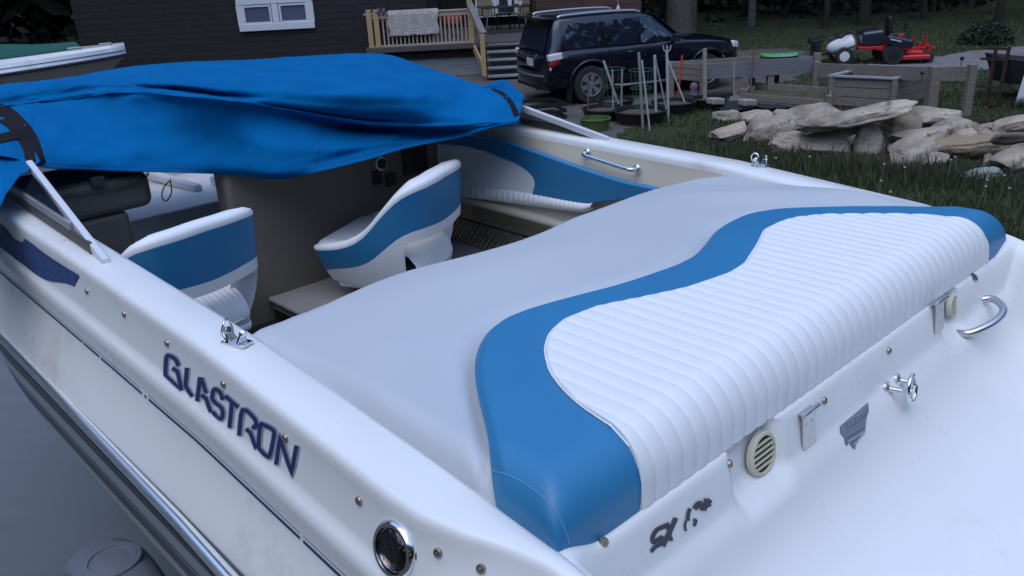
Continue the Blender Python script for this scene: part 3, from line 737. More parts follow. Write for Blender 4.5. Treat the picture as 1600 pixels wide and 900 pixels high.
# ================================================================ BLUE COVER
K = [
 [(-150,165,.36),(-60,150,.40),(0,136,.42),(60,130,.43),(120,121,.44),(196,108,.45),(273,100,.45),(350,98,.44),(450,92,.41),(560,87,.38),(615,91,.355),(680,112,.33),(753,135,.29),(790,129,.27),(819,150,.24)],
 [(-150,172,.345),(-60,158,.38),(0,152,.39),(60,142,.41),(122,131,.43),(190,128,.43),(262,128,.43),(350,136,.405),(450,134,.385),(560,134,.365),(630,134,.35),(690,136,.325),(752,141,.285),(785,142,.262),(817,158,.235)],
 [(-150,178,.34),(-60,165,.36),(0,160,.37),(70,150,.39),(130,142,.402),(200,138,.408),(280,144,.385),(350,149,.372),(440,158,.345),(560,166,.30),(630,168,.28),(695,168,.258),(755,166,.242),(788,163,.25),(814,168,.23)],
 [(-150,185,.33),(-60,172,.35),(0,168,.355),(75,158,.375),(140,150,.39),(200,145,.398),(280,151,.385),(350,158,.365),(430,170,.315),(560,190,.228),(630,195,.202),(695,196,.194),(752,194,.193),(786,192,.20),(810,189,.20)],
 [(-150,200,.31),(-60,190,.33),(0,190,.335),(60,180,.345),(130,170,.345),(200,166,.345),(280,168,.335),(350,174,.315),(430,186,.27),(560,197,.188),(630,202,.162),(695,201,.168),(752,198,.185),(786,194,.192),(810,190,.195)],
 [(-150,220,.29),(-60,210,.31),(8,212,.315),(60,215,.31),(125,212,.29),(205,212,.265),(280,216,.235),(352,222,.205),(432,235,.17),(560,222,.145),(634,214,.135),(705,208,.145),(755,200,.18),(787,195.5,.19),(811,190.5,.194)],
 [(-150,235,.27),(-60,225,.29),(12,232,.29),(66,243,.28),(128,246,.245),(208,248,.205),(281,252,.17),(357,257,.135),(438,266,.105),(560,240,.105),(637,222,.12),(715,212,.14),(758,202,.178),(788,196.5,.188),(812,191,.193)],
 [(-150,250,.25),(-60,240,.27),(15,246,.27),(71,262,.258),(130,265,.21),(210,268,.17),(283,270,.135),(360,273,.095),(444,279,.065),(560,253,.09),(640,230,.112),(722,214,.138),(760,203,.175),(789,197,.186),(812,191.5,.192)],
]
K = [list(map(list, r)) for r in K]
for ri, dwv in ((5, .02), (6, .03), (7, .035)):
    for ci in range(3, 9): K[ri][ci][2] -= dwv*(1 if ci < 8 else .4)
ra = K[3]; K.insert(4, [[p[0], p[1]+2.5, p[2]-.008] for p in ra]); K.insert(3, [[p[0], p[1]-2.5, p[2]+.003] for p in ra])
K3 = [[Bp(*p) for p in r] for r in K]
# forward rows behind the crest
back1 = [p+Vector((0, .08, -.015)) for p in K3[0]]; back2 = [p+Vector((0, .18, -.08)) for p in K3[0]]
K3 = [back2, back1]+K3
ND = 8
rowsf = [cr([tuple(v) for v in r], ND) for r in K3]
cols = list(zip(*rowsf)); full = [cr(list(c), 6) for c in cols]      # columns of fine points
rows = list(zip(*full)); rows = [[Vector(p) for p in r] for r in rows]
NR = len(rows); NC = len(rows[0])
for i in range(NR):
    for j in range(NC):
        p = rows[i][j]; v = i/(NR-1); u_ = j/(NC-1)
        fr_ = noise.noise(Vector((u_*9, v*2.2, 1)))*.009 + noise.noise(Vector((u_*22+v*6, v*6, 5)))*.004
        rad = math.sin(u_*55+v*7+3*noise.noise(Vector((u_*4, v*3, 9))))*.0028*(1 if v > .3 else .5)
        wr_ = -abs(noise.noise(Vector((u_*7+v*5, v*7-u_*3, 13))))*.012
        e_ = min(1, (1-v)*9)
        rd = (1-abs(noise.noise(Vector((u_*5-v*2.5, v*3.2+u_*2, 31)))*2.2)); rd = max(0, rd)**3*.020; r2 = max(0, 1-abs(noise.noise(Vector((u_*13+v*6, v*5-u_*4, 77)))*2.6))**3*.011
        rows[i][j] = p+Vector((0, -1, .45))*(fr_+rad+wr_+rd+r2)*e_*(1 if u_ < .93 else .4)
cv = MB(); cv.grid(rows)
cover = empty('boat_cover', (OO.x, OO.y, 0), R(42.4), 'crumpled bright blue canvas cover draped over the windshield of the nearest boat', 'boat cover')
cvo = cv.build('canvas', CANVAS, cover, smooth=180, solid=.003)
tree_cv = BVHTree.FromPolygons(cv.v, cv.f)
# flap hanging outside the port windshield
fl_t = [(-150, 215, .29), (-60, 190, .33), (0, 192, .325), (30, 203, .30), (50, 225, .285), (66, 252, .265)]
fl_m = [(-150, 300, .20), (-60, 285, .21), (-5, 262, .24), (18, 255, .25), (36, 256, .255), (52, 262, .256)]
fl_b = [(-150, 420, .13), (-60, 395, .13), (-2, 328, .17), (14, 300, .20), (32, 276, .235), (46, 266, .25)]
F3 = [cr([tuple(Bp(*p)) for p in r], 6) for r in (fl_t, fl_m, fl_b)]
rows = list(zip(*[cr(list(c), 8) for c in zip(*F3)])); rows = [[Vector(p)+Vector((-.006-.01*noise.noise(Vector((i*.2, j*.25, 3))), -.004, 0)) for j, p in enumerate(r)] for i, r in enumerate(rows)]
fm = MB(); fm.grid(rows); fm.build('side_flap', CANVAS, cover, smooth=180, solid=.003)
tree_all = BVHTree.FromPolygons(cv.v+fm.v, cv.f+[tuple(i+len(cv.v) for i in f) for f in fm.f])
bd1 = MB(); bd2 = MB()
ribbon(bd1, cr([(-30, 172), (0, 177), (20, 189), (38, 210), (50, 232), (57, 258), (62, 275)], 3), 29, tree_all, .004, sub=2)
ribbon(bd1, cr([(-30, 222), (0, 218), (25, 212), (34, 208)], 3), 14, tree_all, .0055, sub=2)
ribbon(bd2, cr([(768, 140), (784, 147), (797, 160), (805, 176), (809, 189)], 4), lambda t: 4+7*t, tree_all, .003, sub=2)
bd1.build('black_binding', BINDING, cover, recalc=False, smooth=180); bd2.build('black_binding', BINDING, cover, recalc=False, smooth=180)
HEM = mat('blue_hem', (.0, .07, .22), .9)
hm = MB(); ribbon(hm, cr([(75, 256), (130, 259), (210, 262), (283, 264), (360, 268), (440, 273)], 6), 1.3, tree_all, .0028, sub=2); ribbon(hm, cr([(452, 269), (556, 247), (634, 224)], 6), 1.3, tree_all, .0028, sub=2); hm.build('hem_stitching', HEM, cover, recalc=False)
hm = MB(); ribbon(hm, cr([(503, 200), (499, 230), (492, 262)], 5), 1.6, tree_all, .0028, sub=2); hm.build('seam', HEM, cover, recalc=False)
gm = MB(); p, n = hit(815, 157, tree_all)
if p: gm.lathe(p, n, [(.012, 0), (.012, .002), (.006, .003)], 14); gm.build('grommet', CHROME, cover)

# ================================================================ GROUND
def gz(x, y):
    r = math.hypot(x, y)
    return .25*(1-sstep(y, 4.5, 10))*(1-sstep(x, 2.5, 6)) + .04*noise.noise(Vector((x*.25, y*.25, 0)))*sstep(r, 6, 12)
def ground_sheet(name, x0, x1, y0, y1, nx, ny, m, off=0, kind='structure', mask=None):
    mb = MB(); rows = [[Vector((x, y, gz(x, y)+off)) for x in np.linspace(x0, x1, nx)] for y in np.linspace(y0, y1, ny)]
    mb.grid(rows)
    if mask: mb.f = [f for f in mb.f if mask(sum(mb.v[i][0] for i in f)/4, sum(mb.v[i][1] for i in f)/4)]
    return tag(mb.build(name, m, smooth=60), kind=kind)
LAWN = mat('lawn', (.030, .040, .016), .9, var=(.050, .062, .021), varscale=.35, bump=(25, .8, .05), dirt=((.026, .022, .015), 1.3, .60))
def far_ground():
    m = MB(); xs = [-260, -120, -60, -30]+list(np.arange(-20, 30.1, 1.0))+[45, 80, 150, 260]; ys = [-120, -50, -20, -8]+list(np.arange(-4, 40.1, 1.0))+[55, 80, 140, 300]
    m.grid([[Vector((x, y, gz(x, y)+(max(0, y-36)*.03 if y < 60 else .72))) for x in xs] for y in ys]); tag(m.build('ground', LAWN, smooth=60), kind='structure')
far_ground()
GRAV = mat('driveway_gravel', (.095, .086, .078), .9, var=(.125, .115, .105), varscale=1.2, bump=(90, .9, .03), dirt=((.06, .055, .045), 2.5, .56))
CONC = wood_mat('slate_blue_slab', (.118, .14, .162), (.132, .152, .175), .8, (.7, 3, 1), .06)
edge = [( -30, 1), (1.2, 11.5), (1.6, 15), (3.2, 17), (6.4, 20.0), (8.0, 21.5), (12, 27)]
def inroad(x, y):
    xe = ip(y, [-10, 8, 11, 14, 16.2, 17.5, 19.5, 21, 23, 26], [1.0, 1.0, 1.1, 1.7, 2.6, 4.6, 6.5, 7.6, 8.6, 8.4])
    return x < xe+.25*noise.noise(Vector((x*1.5, y*1.5, 2))) and x > -14 and y < 25.5
ground_sheet('driveway', -14, 10, -4, 26, 120, 150, GRAV, .012, mask=inroad)
ground_sheet('concrete_slab', -9, -.4, 1.0, 8.5, 30, 30, CONC, .022)
def inpath(x, y):
    c = ip(x, [9, 11, 14, 18, 24, 40], [20.6, 20.9, 21.3, 21.8, 22.6, 25]); hw = ip(x, [9, 10.5, 13, 20, 40], [.4, 1.0, 1.9, 2.3, 3])
    return abs(y-c) < hw+.2*noise.noise(Vector((x, y, 4))) and x > 9.2
ground_sheet('gravel_path', 9, 30, 17, 27, 90, 60, mat('path_gravel', (.17, .165, .17), .9, var=(.23, .22, .225), varscale=1.5, bump=(60, .9, .03)), .016, mask=inpath)

# ================================================================ HOUSE
SID = brick_mat('dark_siding', (.013, .012, .013), (.018, .016, .017), (.006, .006, .006), .9, .16, 'XZ', .75, .1)
HY = 23.6
def hx(x, y=40, Y=HY): return py_(x, y, Y)
xl = hx(118, 40).x; xr = hx(668, 40).x
house = empty('dark_house', ((xl+xr)/2, HY+3, 0), 0, 'dark brown sided house with a small white twin window above the blue cover', 'house')
def loc(p): return Vector(p)-house.location
m = MB(); m.box(loc(((xl+xr)/2, HY+3, 2.9)), (xr-xl, 6, 5.8)); m.build('wall', SID, house)
m = MB(); m.box(loc(((xl+xr)/2, HY+3, 6.0)), (xr-xl+.8, 7.0, .25)); m.build('roof', mat('dark_shingle', (.03, .03, .032), .9), house)
xb = hx(838, 5, HY+2.6).x; xc = hx(1002, 5, HY+2.6).x
BRN = brick_mat('red_brown_siding', (.075, .035, .027), (.085, .04, .03), (.03, .015, .012), 3.0, .2, 'XZ', .8, .06)
m = MB(); m.box(loc(((xb+xc)/2, HY+4.6, 2.6)), (xc-xb, 3.9, 5.2)); m.build('porch_end_wall', BRN, house)
m = MB(); m.box(loc(((xr+xb)/2, HY+6.2, 2.6)), (xb-xr+.4, .2, 5.2)); m.build('porch_back_wall', mat('dark_porch', (.02, .019, .018), .9), house)
# window
WF = mat('white_window_frame', (.62, .64, .66), .5)
p0 = hx(369, 3); p1 = hx(491, -2); zt = hx(430, -4).z; zb = hx(432, 46).z
wx0, wx1 = p0.x, hx(490, 20).x
m = MB(); fw_ = .15
zc = (zt+zb)/2; hgt = zt-zb
for c, s_ in (((wx0+wx1)/2, 0),):
    m.box(loc((c, HY-.03, zt-.07)), (wx1-wx0, .10, .15)); m.box(loc((c, HY-.03, zb+.08)), (wx1-wx0, .12, .17))
    for xx_ in (wx0+.07, (wx0+wx1)/2, wx1-.07): m.box(loc((xx_, HY-.03, zc)), (.17, .095, hgt-.3))
wo = m.build('window', WF, house, bevel=.006)
for i, c in enumerate((wx0*.74+wx1*.26, wx0*.26+wx1*.74)):
    w2 = (wx1-wx0)/2-.26; m = MB()
    for sx_ in (-1, 1): m.box(loc((c+sx_*(w2/2-.02), HY-.045, zc)), (.05, .05, hgt-.32))
    for sz in (-1, 1): m.box(loc((c, HY-.045, zc+sz*((hgt-.32)/2-.025))), (w2-.09, .05, .05))
    m.build('sash', WF, wo)
    m = MB(); m.box(loc((c, HY-.03, zc)), (w2-.09, .012, hgt-.42)); m.build('pane', mat('sky_pane', (.10, .11, .17), .18, spec=.8), wo)
# porch things
dkz = .86
m = MB(); m.box(loc(((xr+xb)/2-.75, HY+2.0, dkz-.06)), (xb-xr+1.7, 5.2, .12)); m.build('porch_floor', wood_mat('porch_boards', (.06, .055, .05), (.09, .08, .075)), house)
# pale panel coloured as the open sky light beyond the porch, chairs and table
def bgp(x, y, Y): return py_(x, y, Y)
a = bgp(742, 2, HY+5.8); b = bgp(816, 24, HY+5.8)
m = MB(); m.box(((a.x+b.x)/2, HY+5.8, (a.z+b.z)/2+.4), (b.x-a.x, .06, a.z-b.z+.8)); tag(m.build('porch_sky_glow', mat('painted_sky_light', (.88, .9, .92), .6)), 'pale white panel standing in for open sky light behind the porch', 'painted light')
WOOD_Y = wood_mat('yellow_pine', (.36, .25, .12), (.44, .31, .15)); WOOD_P = wood_mat('pinkish_pine', (.36, .28, .22), (.44, .35, .28)); WOOD_G = wood_mat('weathered_grey_wood', (.14, .115, .095), (.25, .21, .18))
WOOD_B = wood_mat('bluish_grey_board', (.13, .125, .14), (.20, .19, .21)); DWOOD = wood_mat('grey_step_wood', (.19, .19, .20), (.27, .27, .28))
def chair_bg(x, y, rz, col, lbl):
    p = bgp(x, y, HY+3.0); o = empty('patio_chair', (p.x, p.y, dkz), rz, lbl, 'chair', 'chairs on the porch')
    m = MB(); m.box((0, 0, .44), (.5, .5, .05)); m.build('seat', col, o, bevel=.01)
    m = MB(); m.box((0, .24, .78), (.48, .04, .62), (R(-8), 0, 0)); m.build('backrest', col, o, bevel=.02)
    for i in (-1, 1):
        for j in (-1, 1):
            m = MB(); m.tube([(i*.22, j*.22, 0), (i*.21, j*.21, .43)], .018, 6); m.build('leg', BLACK, o)
        m = MB(); m.tube([(i*.25, -.2, .44), (i*.26, -.2, .66), (i*.26, .22, .68)], .018, 6); m.build('armrest', BLACK, o)
tan = mat('tan_weave', (.22, .18, .11), .8)
chair_bg(764, 48, .4, tan, 'tan backed chair at the left end of the porch table')
chair_bg(790, 44, -.3, BLACK, 'dark chair in the middle behind the porch table')
chair_bg(812, 46, -.8, tan, 'brown chair at the right end of the porch table')
p = bgp(792, 50, HY+1.9); t = empty('patio_table', (p.x, p.y, dkz), 0, 'dark porch table with cups on it at the top of the steps', 'table')
m = MB(); m.box((0, 0, .72), (1.35, .8, .04)); m.build('tabletop', BLACK, t, bevel=.01)
for i in (-1, 1):
    for j in (-1, 1): m = MB(); m.tube([(i*.6, j*.34, 0), (i*.5, j*.3, .7)], .02, 6); m.build('leg', STEEL, t)
for i, (dx, dy, hh, lb) in enumerate(((-.3, .1, .12, 'white cup left of centre on the porch table'), (.12, 0, .16, 'tall white jug in the middle of the porch table'), (.42, .1, .1, 'small white tub at the right end of the porch table'))):
    m = MB(); m.lathe((0, 0, 0), (0, 0, 1), [(.05, 0), (.07, hh), (.06, hh), (.04, .02)], 12); o = m.build('cup', mat('white_pot', (.8, .8, .8), .5), smooth=40); o.location = (p.x+dx, p.y+dy, dkz+.74); tag(o, lb, 'cup')
p = bgp(708, 62, HY+1.3); m = MB(); m.lathe((0, 0, 0), (0, 0, 1), [(.02, .35), (.25, .38), (.29, .5), (.29, .62), (.22, .72), (.02, .75)], 20)
o = m.build('charcoal_grill', mat('orange_enamel', (.45, .07, .03), .5), smooth=40); o.location = (p.x, p.y, dkz)
tag(o, 'orange kettle grill behind the deck railing', 'grill')
for k in range(3): m = MB(); m.tube([(.22*math.cos(k*2.1), .22*math.sin(k*2.1), 0), (.12*math.cos(k*2.1), .12*math.sin(k*2.1), .4)], .012, 6); m.build('leg', STEEL, o)
# ---- deck railing
Y0 = HY-.35
r0 = bgp(578, 85, Y0); r1 = bgp(740, 64, Y0+.15)
dz = .86
deckr = empty('wooden_deck', ((r0.x+r1.x)/2, Y0, 0), 0, 'raised timber deck with yellow pine railing and balusters at the dark house', 'deck')
ld = lambda x, y, z: Vector((x, y, z))-deckr.location
XA, XB = r0.x, r1.x; zr = r0.z; zrb = r1.z; zm = (zr+zrb)/2; TOP = zm+.93
def rz_(x): return 0
m = MB(); m.box(ld((XA+XB)/2, Y0, zm+.06), (XB-XA, .05, .12)); m.box(ld((XA+XB)/2, Y0, TOP-.02), (XB-XA+.1, .12, .04)); m.box(ld((XA+XB)/2, Y0, TOP-.10), (XB-XA, .05, .10)); m.build('rails', WOOD_P, deckr, bevel=.005)
for x in (XA+.08, XA+.26): m = MB(); m.box(ld(x, Y0-.01, (TOP+zm)/2), (.13, .13, TOP-zm+.18)); m.build('post', WOOD_Y, deckr, bevel=.006)
m = MB(); m.box(ld(XB-.04, Y0-.01, (TOP+zm)/2+.06), (.14, .14, TOP-zm+.30)); m.build('post', WOOD_Y, deckr, bevel=.006)
nb = 21
bal = MB(); 
for i in range(nb):
    x = XA+.42+(XB-XA-.6)*i/(nb-1); b1 = MB(); b1.box(ld(x, Y0+.01, (TOP+zm)/2-.02), (.038, .038, TOP-zm-.14)); b1.build('baluster', WOOD_P, deckr)
m = MB(); m.box(ld((XA+XB)/2+.1, Y0+.06, zm-.16), (XB-XA, .05, .26)); m.build('fascia', mat('dark_fascia', (.018, .018, .02), .8), deckr)
m = MB(); m.box(ld((XA+XB)/2+.3, Y0+.12, (zm-.3)/2), (XB-XA-.2, .04, zm-.3)); m.build('skirting', wood_mat('skirt_board', (.24, .24, .24), (.34, .34, .33)), deckr)
# sloping stair rail and steps
sp0 = Vector((XB-.04, Y0-.05, TOP+.10)); q = bgp(754, 118, Y0-1.5); sp1 = Vector((XB+.22, Y0-1.35, .0))
topb = bgp(755, 52, sp1.y)
m = MB(); m.beam(sp0+Vector((0, 0, .03)), Vector((topb.x, sp1.y, topb.z)), .16, .04); hr = m.build('stair_rail_cap', WOOD_B, deckr)
m = MB(); bpt = bgp(752, 118, sp1.y)
m.box(ld(topb.x-.03, sp1.y, (topb.z+bpt.z)/2-.02), (.12, .12, topb.z-bpt.z)); m.beam(sp0+Vector((0, 0, -.12))-deckr.location, Vector((topb.x, sp1.y, topb.z-.15))-deckr.location, .04, .24)
m.beam(Vector((XB-.02, Y0-.05, zm))-deckr.location, Vector((topb.x-.02, sp1.y, .3))-deckr.location, .05, .2)
m.build('stair_rail', WOOD_Y, deckr, bevel=.005)
hr.data.transform(Matrix.Translation(-deckr.location))
xe = bgp(815, 100, Y0-.8).x+.5
for k in range(5):
    m = MB(); zz = dkz-.06-k*.17; yy_ = Y0-.0-k*.27
    m.box(ld((topb.x+.1+xe)/2, yy_-.12, zz), (xe-topb.x, .28, .04)); m.box(ld((topb.x+.1+xe)/2, yy_-.02, zz-.09), (xe-topb.x, .02, .13)); m.build('step', DWOOD, deckr)
# rug over the rail, shoes
rug = MB(); x0 = bgp(606, 30, Y0-.07).x; x1_ = bgp(684, 25, Y0-.07).x; rows = []
for i in range(41):
    x = x0+(x1_-x0)*i/40; r = []
    for j in range(26):
        s_ = j/25; z = TOP+.03+.006*math.sin(i*.4)-s_*.62 if s_ > .1 else TOP+.035; y = Y0-.075-.012*math.sin(i*.7+s_*3)*s_+.006*math.sin(j*2.4+math.sin(i*.5)) if s_ > .1 else Y0+.06-s_*1.3
        r.append(Vector((x+.02*math.sin(j*.4), y, z)))
    rows.append(r)
rug.grid(rows)
tag(rug.build('rug', mat('pale_woven_rug', (.42, .36, .33), .95, var=(.52, .46, .43), varscale=9, bump=(30, 1, .03)), smooth=60, solid=.02), 'pale ribbed rug hung over the deck railing', 'rug')
for i, x in enumerate((592, 600)):
    p = bgp(x, 24, Y0); m = MB(); m.box((0, 0, .03), (.10, .24, .06)); m.box((0, .05, .08), (.09, .12, .06)); o = m.build('shoe', mat('striped_shoe', (.08, .08, .14), .7), bevel=.02, seg=3); o.location = (p.x, Y0, TOP+.0)
    tag(o, ('left','right')[i]+' one of the dark blue and white shoes on the deck rail cap', 'shoe', 'pair of shoes on the deck rail')

# ================================================================ SUV
suv = empty('parked_suv', (1.87, 17.95, 0), R(90-70.5), 'dark blue black four door SUV with silver roof rails parked before the house', 'car')
PAINT = mat('dark_navy_paint', (.003, .004, .011), .2, coat=.5, spec=.5)
SGL = mat('dark_car_glass', (.012, .016, .03), .04, spec=.9); SGL2 = mat('clear_car_glass', (.05, .075, .11), .05, spec=1)
# local: x forward from rear axle, y left(far side)+ ; near side at y=0, far at 1.9; z up
CY = .93
def sect(x, pts):    # pts: (half width, z) from bottom to centre top ; mirrored
    return [Vector((x, CY-hw, z)) for hw, z in pts]+[Vector((x, CY+hw, z)) for hw, z in pts[::-1]]
def body_sec(x, hwm, zb, zbelt, ztop, crown=.02):
    return sect(x, [(hwm*.90, zb), (hwm*.97, zb+.10), (hwm*1.0, zb+.30*(zbelt-zb)+.03), (hwm*1.005, zb+.62*(zbelt-zb)), (hwm*.985, zb+.80*(zbelt-zb)), (hwm*.965, zbelt-.03), (hwm*.93, zbelt+.01), (hwm*.80, ztop), (hwm*.4, ztop+crown), (0.02, ztop+crown*1.2)])
secs = [(-.98, .80, .52, .98, 1.02), (-.95, .88, .46, 1.03, 1.06), (-.85, .925, .42, 1.09, 1.10), (-.5, .945, .36, 1.10, 1.12), (0, .95, .33, 1.10, 1.13), (.6, .945, .33, 1.10, 1.13), (1.4, .945, .33, 1.10, 1.13), (2.0, .945, .33, 1.11, 1.14), (2.25, .95, .34, 1.10, 1.15), (2.8, .945, .36, 1.06, 1.12), (3.2, .92, .40, 1.02, 1.08), (3.45, .88, .42, .97, 1.03), (3.6, .80, .44, .90, .96), (3.68, .70, .46, .82, .86)]
m = MB(); m.grid([body_sec(*s_) for s_ in secs], closeu=True); 
m.add(body_sec(*secs[0]), [tuple(range(20))]); m.add(body_sec(*secs[-1]), [tuple(range(20))]); 
body = m.build('body', PAINT, suv, smooth=40)
bm = bmesh.new(); bm.from_mesh(body.data); bmesh.ops.remove_doubles(bm, verts=bm.verts, dist=.001); bmesh.ops.recalc_face_normals(bm, faces=bm.faces); bm.to_mesh(body.data); bm.free()
# wheel wells cut
for xw_ in (0, 2.79):
    cb = MB(); cb.tube([(xw_, -.3, .40), (xw_, 2.2, .40)], .47, 32); co_ = cb.build('cut', PAINT, suv)
    md = body.modifiers.new('well', 'BOOLEAN'); md.object = co_; md.operation = 'DIFFERENCE'; md.solver = 'EXACT'
    bpy.context.view_layer.update(); dg = bpy.context.evaluated_depsgraph_get(); nm = bpy.data.meshes.new_from_object(body.evaluated_get(dg)); body.modifiers.clear(); body.data = nm; bpy.data.objects.remove(co_)
body.data.shade_smooth(); body.data.set_sharp_from_angle(angle=R(38))
# cabin
def cab(x, hb_, ht, zb, zt): return sect(x, [(hb_, zb), (hb_*.985, zb+.12*(zt-zb)), ((hb_+ht)/2+.01, (zb+zt)/2), (ht+.015, zt-.06), (ht-.03, zt-.012), (ht*.7, zt+.012), (ht*.3, zt+.02), (0.02, zt+.022)])
cs = [(-.93, .80, .60, 1.08, 1.12), (-.86, .86, .70, 1.10, 1.38), (-.72, .875, .735, 1.10, 1.70), (-.60, .88, .74, 1.10, 1.745), (0, .885, .75, 1.10, 1.765), (.8, .885, .755, 1.10, 1.765), (1.25, .885, .75, 1.10, 1.74), (1.5, .885, .74, 1.10, 1.68), (1.85, .88, .76, 1.11, 1.42), (2.18, .87, .80, 1.12, 1.16), (2.25, .86, .8, 1.12, 1.13)]
m = MB(); m.grid([cab(*s_) for s_ in cs]); m.add(cab(*cs[0]), [tuple(range(16))]); cabin = m.build('cabin', PAINT, suv, smooth=45)
# windows (near and far side), pushed out a little
def side_y(x, z, side):
    xs = [c[0] for c in cs]; hb_ = ip(x, xs, [c[1] for c in cs]); ht = ip(x, xs, [c[2] for c in cs]); zb = 1.10; zt = ip(x, xs, [c[4] for c in cs])
    t = min(1, max(0, (z-zb)/(zt-zb))); return CY+side*(ip(t, [0, .12, .5, .9, 1], [hb_, hb_*.985, (hb_+ht)/2+.01, ht+.015, ht-.03])+.004)
def win(name, poly, mt, side):
    mb = MB(); n = len(poly); cx = sum(p[0] for p in poly)/n; cz = sum(p[1] for p in poly)/n
    rings = [[Vector((cx+(x-cx)*k, side_y(cx+(x-cx)*k, cz+(z-cz)*k, side), cz+(z-cz)*k)) for x, z in poly] for k in (1, .8, .6, .4, .2, .02)]
    mb.grid([r+[r[0]] for r in rings]); return mb.build(name, mt, suv, smooth=60)
for side in (-1, 1):
    win('window', [(-.55, 1.15), (.22, 1.15), (.38, 1.62), (-.42, 1.64), (-.50, 1.5)], SGL, side)
    win('window', [(.50, 1.15), (1.10, 1.15), (1.10, 1.65), (.58, 1.64)], SGL, side)
    win('window', [(1.18, 1.15), (2.05, 1.17), (1.80, 1.36), (1.45, 1.62), (1.20, 1.65)], SGL2, side)
m = MB(); m.add([Vector((-.955+.02, CY-.70, 1.13)), Vector((-.935, CY+.70, 1.13)), Vector((-.80, CY+.64, 1.58)), Vector((-.80, CY-.64, 1.58))], [(0, 1, 2, 3)]); o = m.build('rear_window', SGL, suv, solid=.01); o.location = (-.015, 0, 0)
m = MB(); m.add([Vector((2.2, CY-.76, 1.16)), Vector((2.2, CY+.76, 1.16)), Vector((1.52, CY+.68, 1.68)), Vector((1.52, CY-.68, 1.68))], [(0, 1, 2, 3)]); o = m.build('windscreen', SGL, suv, solid=.01); o.location = (.03, 0, .012)
m = MB(); m.box((-.80, CY, 1.735), (.36, 1.36, .045), (0, R(4), 0)); m.build('roof_spoiler', PAINT, suv, bevel=.015, seg=3)
RAIL = mat('silver_rail', (.38, .39, .41), .35, .7)
for side in (-1, 1):
    m = MB(); y = CY+side*.66; m.tube(cr([(-.62, y, 1.75), (-.48, y, 1.785), (.3, y, 1.80), (1.05, y, 1.785), (1.25, y, 1.74)], 5), .032, 8); m.build('roof_rail', RAIL, suv, smooth=60)
def wheel(x, y, side):
    ty = MB(); prof_ = [(.24, -.10), (.33, -.125), (.375, -.115), (.392, -.08), (.395, 0), (.392, .08), (.375, .115), (.33, .125), (.24, .10)]
    ty.lathe((x, y, .395), (0, side, 0), prof_, 40); o = ty.build('wheel', RUBBER, suv, smooth=40)
    r_ = MB(); N = 32
    r_.lathe((x, y, .395), (0, side, 0), [(.245, .085), (.245, .118), (.225, .120), (.215, .06), (.05, .055)], 36, 0)
    rim = r_.build('rim', mat('dark_rim', (.10, .10, .11), .4, .6), o, smooth=35)
    s_ = MB()
    for k in range(6):
        t = k*math.pi/3+.3; c_ = Vector((math.cos(t), 0, math.sin(t))); pe_ = Vector((-math.sin(t), 0, math.cos(t))); yo = Vector((0, side, 0))
        B = Vector((x, y, .395))
        for sg in (-1, 1):
            s_.beam(B+c_*.05+yo*.10, B+c_*.228+pe_*sg*.038+yo*.108, .048, .022, up=yo)
    s_.lathe((x, y, .395), (0, side, 0), [(.06, .07), (.055, .112), (.03, .118)], 18)
    s_.tube([(x+.232*math.cos(t), y+side*.112, .395+.232*math.sin(t)) for t in np.linspace(0, 2*math.pi, 41)[:-1]], .014, 6, closed=True)
    s_.build('spokes', RAIL, rim, smooth=35)
for x in (0, 2.79): wheel(x, .12, -1); wheel(x, CY*2-.12, 1)
# flares, sills, bumper, lamps
for xw_ in (0, 2.79):
    for side in (-1, 1):
        m = MB(); m.tube([(xw_+.485*math.cos(t), CY+side*.925, .40+.485*math.sin(t)) for t in np.linspace(-.25, math.pi+.25, 24)], .035, 8); m.build('wheel_arch_flare', PAINT, suv, smooth=60)
m = MB(); m.grid([[Vector((x, CY+yy, z)) for yy, x in zip(np.linspace(-.93, .93, 13), [-.70, -.93, -1.02, -1.06, -1.08, -1.085, -1.09, -1.085, -1.08, -1.06, -1.02, -.93, -.70])] for z in (.44, .52, .64, .70, .72)]); m.build('rear_bumper', PAINT, suv, smooth=50, solid=.03)
m = MB(); m.grid([[Vector((x-.01, CY+yy, z)) for yy, x in zip(np.linspace(-.90, .90, 13), [-.72, -.94, -1.04, -1.08, -1.10, -1.105, -1.11, -1.105, -1.10, -1.08, -1.04, -.94, -.72])] for z in (.60, .655)]); m.build('bumper_trim', mat('grey_trim', (.12, .12, .14), .45), suv, smooth=50, solid=.015)
m = MB(); m.box((-.2, CY, .40), (1.6, 1.5, .12)); m.box((1.4, CY, .36), (3.6, 1.4, .1)); m.build('underbody', BLACK, suv)
LW = mat('clear_lens', (.7, .7, .72), .15, spec=.8); LR = mat('red_lens', (.35, .012, .02), .2)
